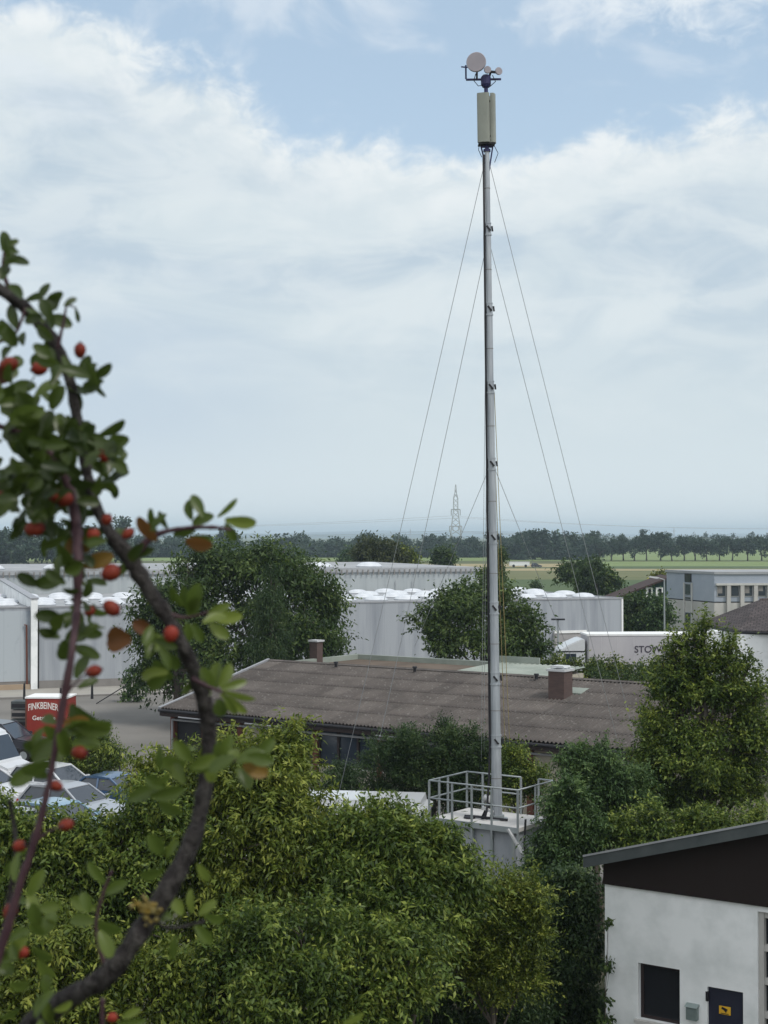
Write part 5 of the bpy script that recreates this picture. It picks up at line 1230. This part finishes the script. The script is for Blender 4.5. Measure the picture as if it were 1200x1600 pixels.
# individually placed leaves read from the photograph: base px, py, angle, length, width, tone
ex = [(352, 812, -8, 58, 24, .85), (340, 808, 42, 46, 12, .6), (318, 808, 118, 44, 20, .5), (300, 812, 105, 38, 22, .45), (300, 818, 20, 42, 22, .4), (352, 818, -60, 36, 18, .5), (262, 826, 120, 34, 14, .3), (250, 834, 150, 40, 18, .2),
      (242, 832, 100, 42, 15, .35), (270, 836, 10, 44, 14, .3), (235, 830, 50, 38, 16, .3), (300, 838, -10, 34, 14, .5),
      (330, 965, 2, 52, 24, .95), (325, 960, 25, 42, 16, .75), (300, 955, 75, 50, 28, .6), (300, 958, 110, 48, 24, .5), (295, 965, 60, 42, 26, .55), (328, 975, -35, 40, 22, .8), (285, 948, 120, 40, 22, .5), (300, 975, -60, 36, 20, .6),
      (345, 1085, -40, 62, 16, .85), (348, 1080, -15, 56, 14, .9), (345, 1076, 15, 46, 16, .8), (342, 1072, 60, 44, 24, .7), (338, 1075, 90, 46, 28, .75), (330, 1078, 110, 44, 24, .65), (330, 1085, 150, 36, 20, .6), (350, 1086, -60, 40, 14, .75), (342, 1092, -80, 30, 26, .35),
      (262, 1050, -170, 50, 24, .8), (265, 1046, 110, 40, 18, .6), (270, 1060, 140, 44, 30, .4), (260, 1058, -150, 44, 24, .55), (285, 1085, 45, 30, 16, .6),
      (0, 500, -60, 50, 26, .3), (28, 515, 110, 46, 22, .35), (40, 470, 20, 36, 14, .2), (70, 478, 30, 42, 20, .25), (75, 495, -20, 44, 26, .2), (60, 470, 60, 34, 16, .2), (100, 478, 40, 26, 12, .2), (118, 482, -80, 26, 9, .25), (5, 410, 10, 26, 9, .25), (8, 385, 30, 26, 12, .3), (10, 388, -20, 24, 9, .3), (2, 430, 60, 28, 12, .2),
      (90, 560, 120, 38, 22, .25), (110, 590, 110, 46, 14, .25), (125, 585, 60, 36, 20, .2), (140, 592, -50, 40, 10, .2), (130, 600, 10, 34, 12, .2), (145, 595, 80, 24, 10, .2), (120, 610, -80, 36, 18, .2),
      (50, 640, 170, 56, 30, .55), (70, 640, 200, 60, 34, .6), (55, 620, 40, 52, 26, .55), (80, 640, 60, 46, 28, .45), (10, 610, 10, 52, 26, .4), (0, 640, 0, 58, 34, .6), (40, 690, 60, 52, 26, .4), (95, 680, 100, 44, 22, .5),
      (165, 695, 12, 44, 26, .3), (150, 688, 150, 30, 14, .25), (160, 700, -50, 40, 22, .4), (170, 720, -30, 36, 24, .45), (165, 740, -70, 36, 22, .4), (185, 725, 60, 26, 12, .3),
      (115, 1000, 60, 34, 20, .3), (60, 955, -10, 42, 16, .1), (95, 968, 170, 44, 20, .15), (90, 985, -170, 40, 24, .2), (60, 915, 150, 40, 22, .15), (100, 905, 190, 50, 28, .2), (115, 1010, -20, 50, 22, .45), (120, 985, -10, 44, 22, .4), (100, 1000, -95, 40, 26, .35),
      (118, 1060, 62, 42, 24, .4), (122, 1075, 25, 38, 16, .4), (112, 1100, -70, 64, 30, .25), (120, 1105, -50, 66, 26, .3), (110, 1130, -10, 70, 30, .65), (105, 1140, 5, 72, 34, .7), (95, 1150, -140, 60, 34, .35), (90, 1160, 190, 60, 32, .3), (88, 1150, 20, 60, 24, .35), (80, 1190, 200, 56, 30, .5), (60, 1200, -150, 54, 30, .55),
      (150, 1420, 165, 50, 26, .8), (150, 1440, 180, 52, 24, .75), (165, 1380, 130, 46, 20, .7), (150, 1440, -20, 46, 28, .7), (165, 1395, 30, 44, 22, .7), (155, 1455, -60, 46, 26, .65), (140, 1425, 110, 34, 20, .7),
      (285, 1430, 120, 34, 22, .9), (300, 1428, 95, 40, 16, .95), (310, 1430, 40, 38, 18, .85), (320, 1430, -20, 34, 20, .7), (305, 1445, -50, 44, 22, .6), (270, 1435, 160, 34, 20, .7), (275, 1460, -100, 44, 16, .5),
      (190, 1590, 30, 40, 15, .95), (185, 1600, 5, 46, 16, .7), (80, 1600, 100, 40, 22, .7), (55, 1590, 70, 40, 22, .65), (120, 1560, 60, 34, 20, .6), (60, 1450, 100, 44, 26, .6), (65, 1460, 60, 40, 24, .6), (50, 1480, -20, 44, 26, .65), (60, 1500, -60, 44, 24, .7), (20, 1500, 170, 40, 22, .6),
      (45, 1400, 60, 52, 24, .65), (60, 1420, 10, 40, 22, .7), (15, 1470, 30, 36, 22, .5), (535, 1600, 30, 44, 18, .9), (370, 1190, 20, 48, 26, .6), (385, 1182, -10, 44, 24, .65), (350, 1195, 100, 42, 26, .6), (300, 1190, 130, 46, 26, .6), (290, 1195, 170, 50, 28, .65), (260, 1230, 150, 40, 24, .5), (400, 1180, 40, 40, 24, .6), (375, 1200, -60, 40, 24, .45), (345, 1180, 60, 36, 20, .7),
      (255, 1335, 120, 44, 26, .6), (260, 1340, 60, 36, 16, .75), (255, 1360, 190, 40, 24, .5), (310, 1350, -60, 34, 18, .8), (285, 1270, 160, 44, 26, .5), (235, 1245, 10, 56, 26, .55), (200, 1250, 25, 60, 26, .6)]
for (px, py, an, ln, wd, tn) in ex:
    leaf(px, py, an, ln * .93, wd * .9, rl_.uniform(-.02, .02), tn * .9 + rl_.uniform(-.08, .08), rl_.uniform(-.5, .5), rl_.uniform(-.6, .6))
# dense spurs along the branches
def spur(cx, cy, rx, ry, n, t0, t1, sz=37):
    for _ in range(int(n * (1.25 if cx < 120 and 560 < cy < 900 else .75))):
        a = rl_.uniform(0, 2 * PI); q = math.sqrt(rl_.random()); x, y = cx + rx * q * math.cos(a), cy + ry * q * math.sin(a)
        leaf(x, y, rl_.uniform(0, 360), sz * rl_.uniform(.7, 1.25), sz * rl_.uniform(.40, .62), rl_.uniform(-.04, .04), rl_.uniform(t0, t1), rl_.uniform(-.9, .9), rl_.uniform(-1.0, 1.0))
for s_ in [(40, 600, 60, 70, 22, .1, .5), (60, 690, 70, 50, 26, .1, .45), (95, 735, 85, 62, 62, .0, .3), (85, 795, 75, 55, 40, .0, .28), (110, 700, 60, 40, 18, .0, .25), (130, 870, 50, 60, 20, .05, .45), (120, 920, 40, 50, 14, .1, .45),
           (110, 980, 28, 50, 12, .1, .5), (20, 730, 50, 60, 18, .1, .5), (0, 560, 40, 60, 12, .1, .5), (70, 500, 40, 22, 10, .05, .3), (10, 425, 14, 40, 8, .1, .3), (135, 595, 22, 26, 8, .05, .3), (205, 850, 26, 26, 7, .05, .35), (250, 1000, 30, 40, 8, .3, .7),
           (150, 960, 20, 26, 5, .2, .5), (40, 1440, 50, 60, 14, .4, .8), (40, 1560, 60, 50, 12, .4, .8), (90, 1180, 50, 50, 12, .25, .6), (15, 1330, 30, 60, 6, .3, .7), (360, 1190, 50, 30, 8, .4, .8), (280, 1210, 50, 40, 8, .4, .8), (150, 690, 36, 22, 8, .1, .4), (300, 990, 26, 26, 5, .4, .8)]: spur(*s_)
def leafobj(name, m, sel):
    idx = [i for i, t in enumerate(LT) if t[1] == sel]
    me = bpy.data.meshes.new(name); me.from_pydata(LV, [], [LF[i] for i in idx]); a = me.attributes.new('tone', 'FLOAT', 'FACE'); a.data.foreach_set('value', [min(1, max(0, LT[i][0])) for i in idx])
    bm = bmesh.new(); bm.from_mesh(me); bmesh.ops.delete(bm, geom=[v for v in bm.verts if not v.link_faces], context='VERTS'); bm.to_mesh(me); bm.free()
    for p in me.polygons: p.use_smooth = True
    return link(name, me, m, shrub)
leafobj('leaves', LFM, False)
nv = len(LV)
LT2 = len(LT)
for (px, py, an, ln, wd, tn) in [(205, 1000, 180, 44, 40, .5), (240, 990, 150, 36, 22, .4), (130, 885, 20, 50, 26, .9), (105, 870, 60, 40, 26, .7), (245, 845, 130, 46, 22, .6), (290, 845, -10, 44, 24, .6), (140, 860, 160, 36, 22, .8), (100, 1130, 0, 40, 22, .8), (380, 1195, -20, 40, 26, .9), (20, 590, 170, 40, 26, .1)]:
    leaf(px, py, an, ln, wd, -.01, tn, rl_.uniform(-.4, .4), rl_.uniform(-.5, .5), True)
leafobj('reddish_leaves', LFR, True)
def berry(px, py, rx, ry, ang, m, dpt=-.02):
    s = SD / F * .76; mb = MB(); prof = []
    for i in range(13):
        t = PI * i / 12; prof.append((max(.04, math.sin(t) * (1 - .10 * math.cos(t))) * ry * s, -math.cos(t) * rx * s))
    mb.lathe(prof, 20); mb2 = MB()
    o = mb.build('berry', m, shrub, smooth=True); o.location = sp_(px, py, dpt) - SO; o.rotation_euler = (R(rl_.uniform(-25, 25)), R(90 - ang), 0)
    cmb = MB()
    for k in range(5):
        a = 2 * PI * k / 5; cmb.bar((0, 0, rx * s * .96), (math.cos(a) * ry * s * .34, math.sin(a) * ry * s * .34, rx * s * 1.10), ry * s * .22, ry * s * .08)
    cmb.build('calyx', DKT, o)
for b in [(62, 576, 17, 14, 190, 1), (125, 548, 16, 12, 85, 0), (14, 570, 20, 16, 200, 0), (96, 778, 24, 18, 170, 0), (54, 826, 20, 16, 10, 0), (0, 778, 14, 14, 0, 0), (163, 712, 14, 13, 100, 1), (167, 812, 12, 11, 60, 0), (146, 836, 14, 13, 90, 1), (173, 895, 20, 17, 30, 0),
          (174, 950, 19, 15, -40, 0), (140, 955, 12, 10, 30, 0), (267, 991, 17, 15, 80, 1), (146, 1049, 17, 12, 15, 0), (124, 1176, 17, 14, 0, 0), (103, 1289, 16, 12, 15, 0), (34, 1488, 15, 13, 190, 1), (16, 1424, 18, 14, 60, 0), (30, 1322, 14, 12, 20, 1), (88, 1228, 14, 11, 160, 0), (175, 1590, 11, 10, 0, 1), (200, 834, 14, 10, 40, 0)]:
    berry(*b[:5], BERRY2 if b[5] else BERRY)
# lichen cushions
bl_ = MB(); r3 = random.Random(9)
for _ in range(44):
    c = sp_(232 + r3.gauss(0, 11), 1420 + r3.gauss(0, 8), -.004 - r3.uniform(0, .002)) - SO; r_ = r3.uniform(2, 6) * SD / F
    bl_.lathe([(r_ * .5, -r_ * .5), (r_, 0), (r_ * .6, r_ * .6), (r_ * .1, r_ * .7)], 7, tuple(c), 'y')
bl_.build('lichen', LICH, shrub, smooth=True)
# ------------------------------------------------------------------ haze: one box of even pale air
hm = bpy.data.materials.new('haze_air'); hm.use_nodes = True; t = hm.node_tree; t.nodes.clear()
pv_ = t.nodes.new('ShaderNodeVolumePrincipled'); pv_.inputs['Density'].default_value = .00018; pv_.inputs['Color'].default_value = (.72, .89, 1.0, 1); pv_.inputs['Anisotropy'].default_value = 0
ou = t.nodes.new('ShaderNodeOutputMaterial'); t.links.new(pv_.outputs[0], ou.inputs['Volume'])
hz = MB().box(-11500, 11500, -400, 13600, -1, 75).build('haze', hm); hz['kind'] = 'stuff'; hz['label'] = 'pale even haze in the air'
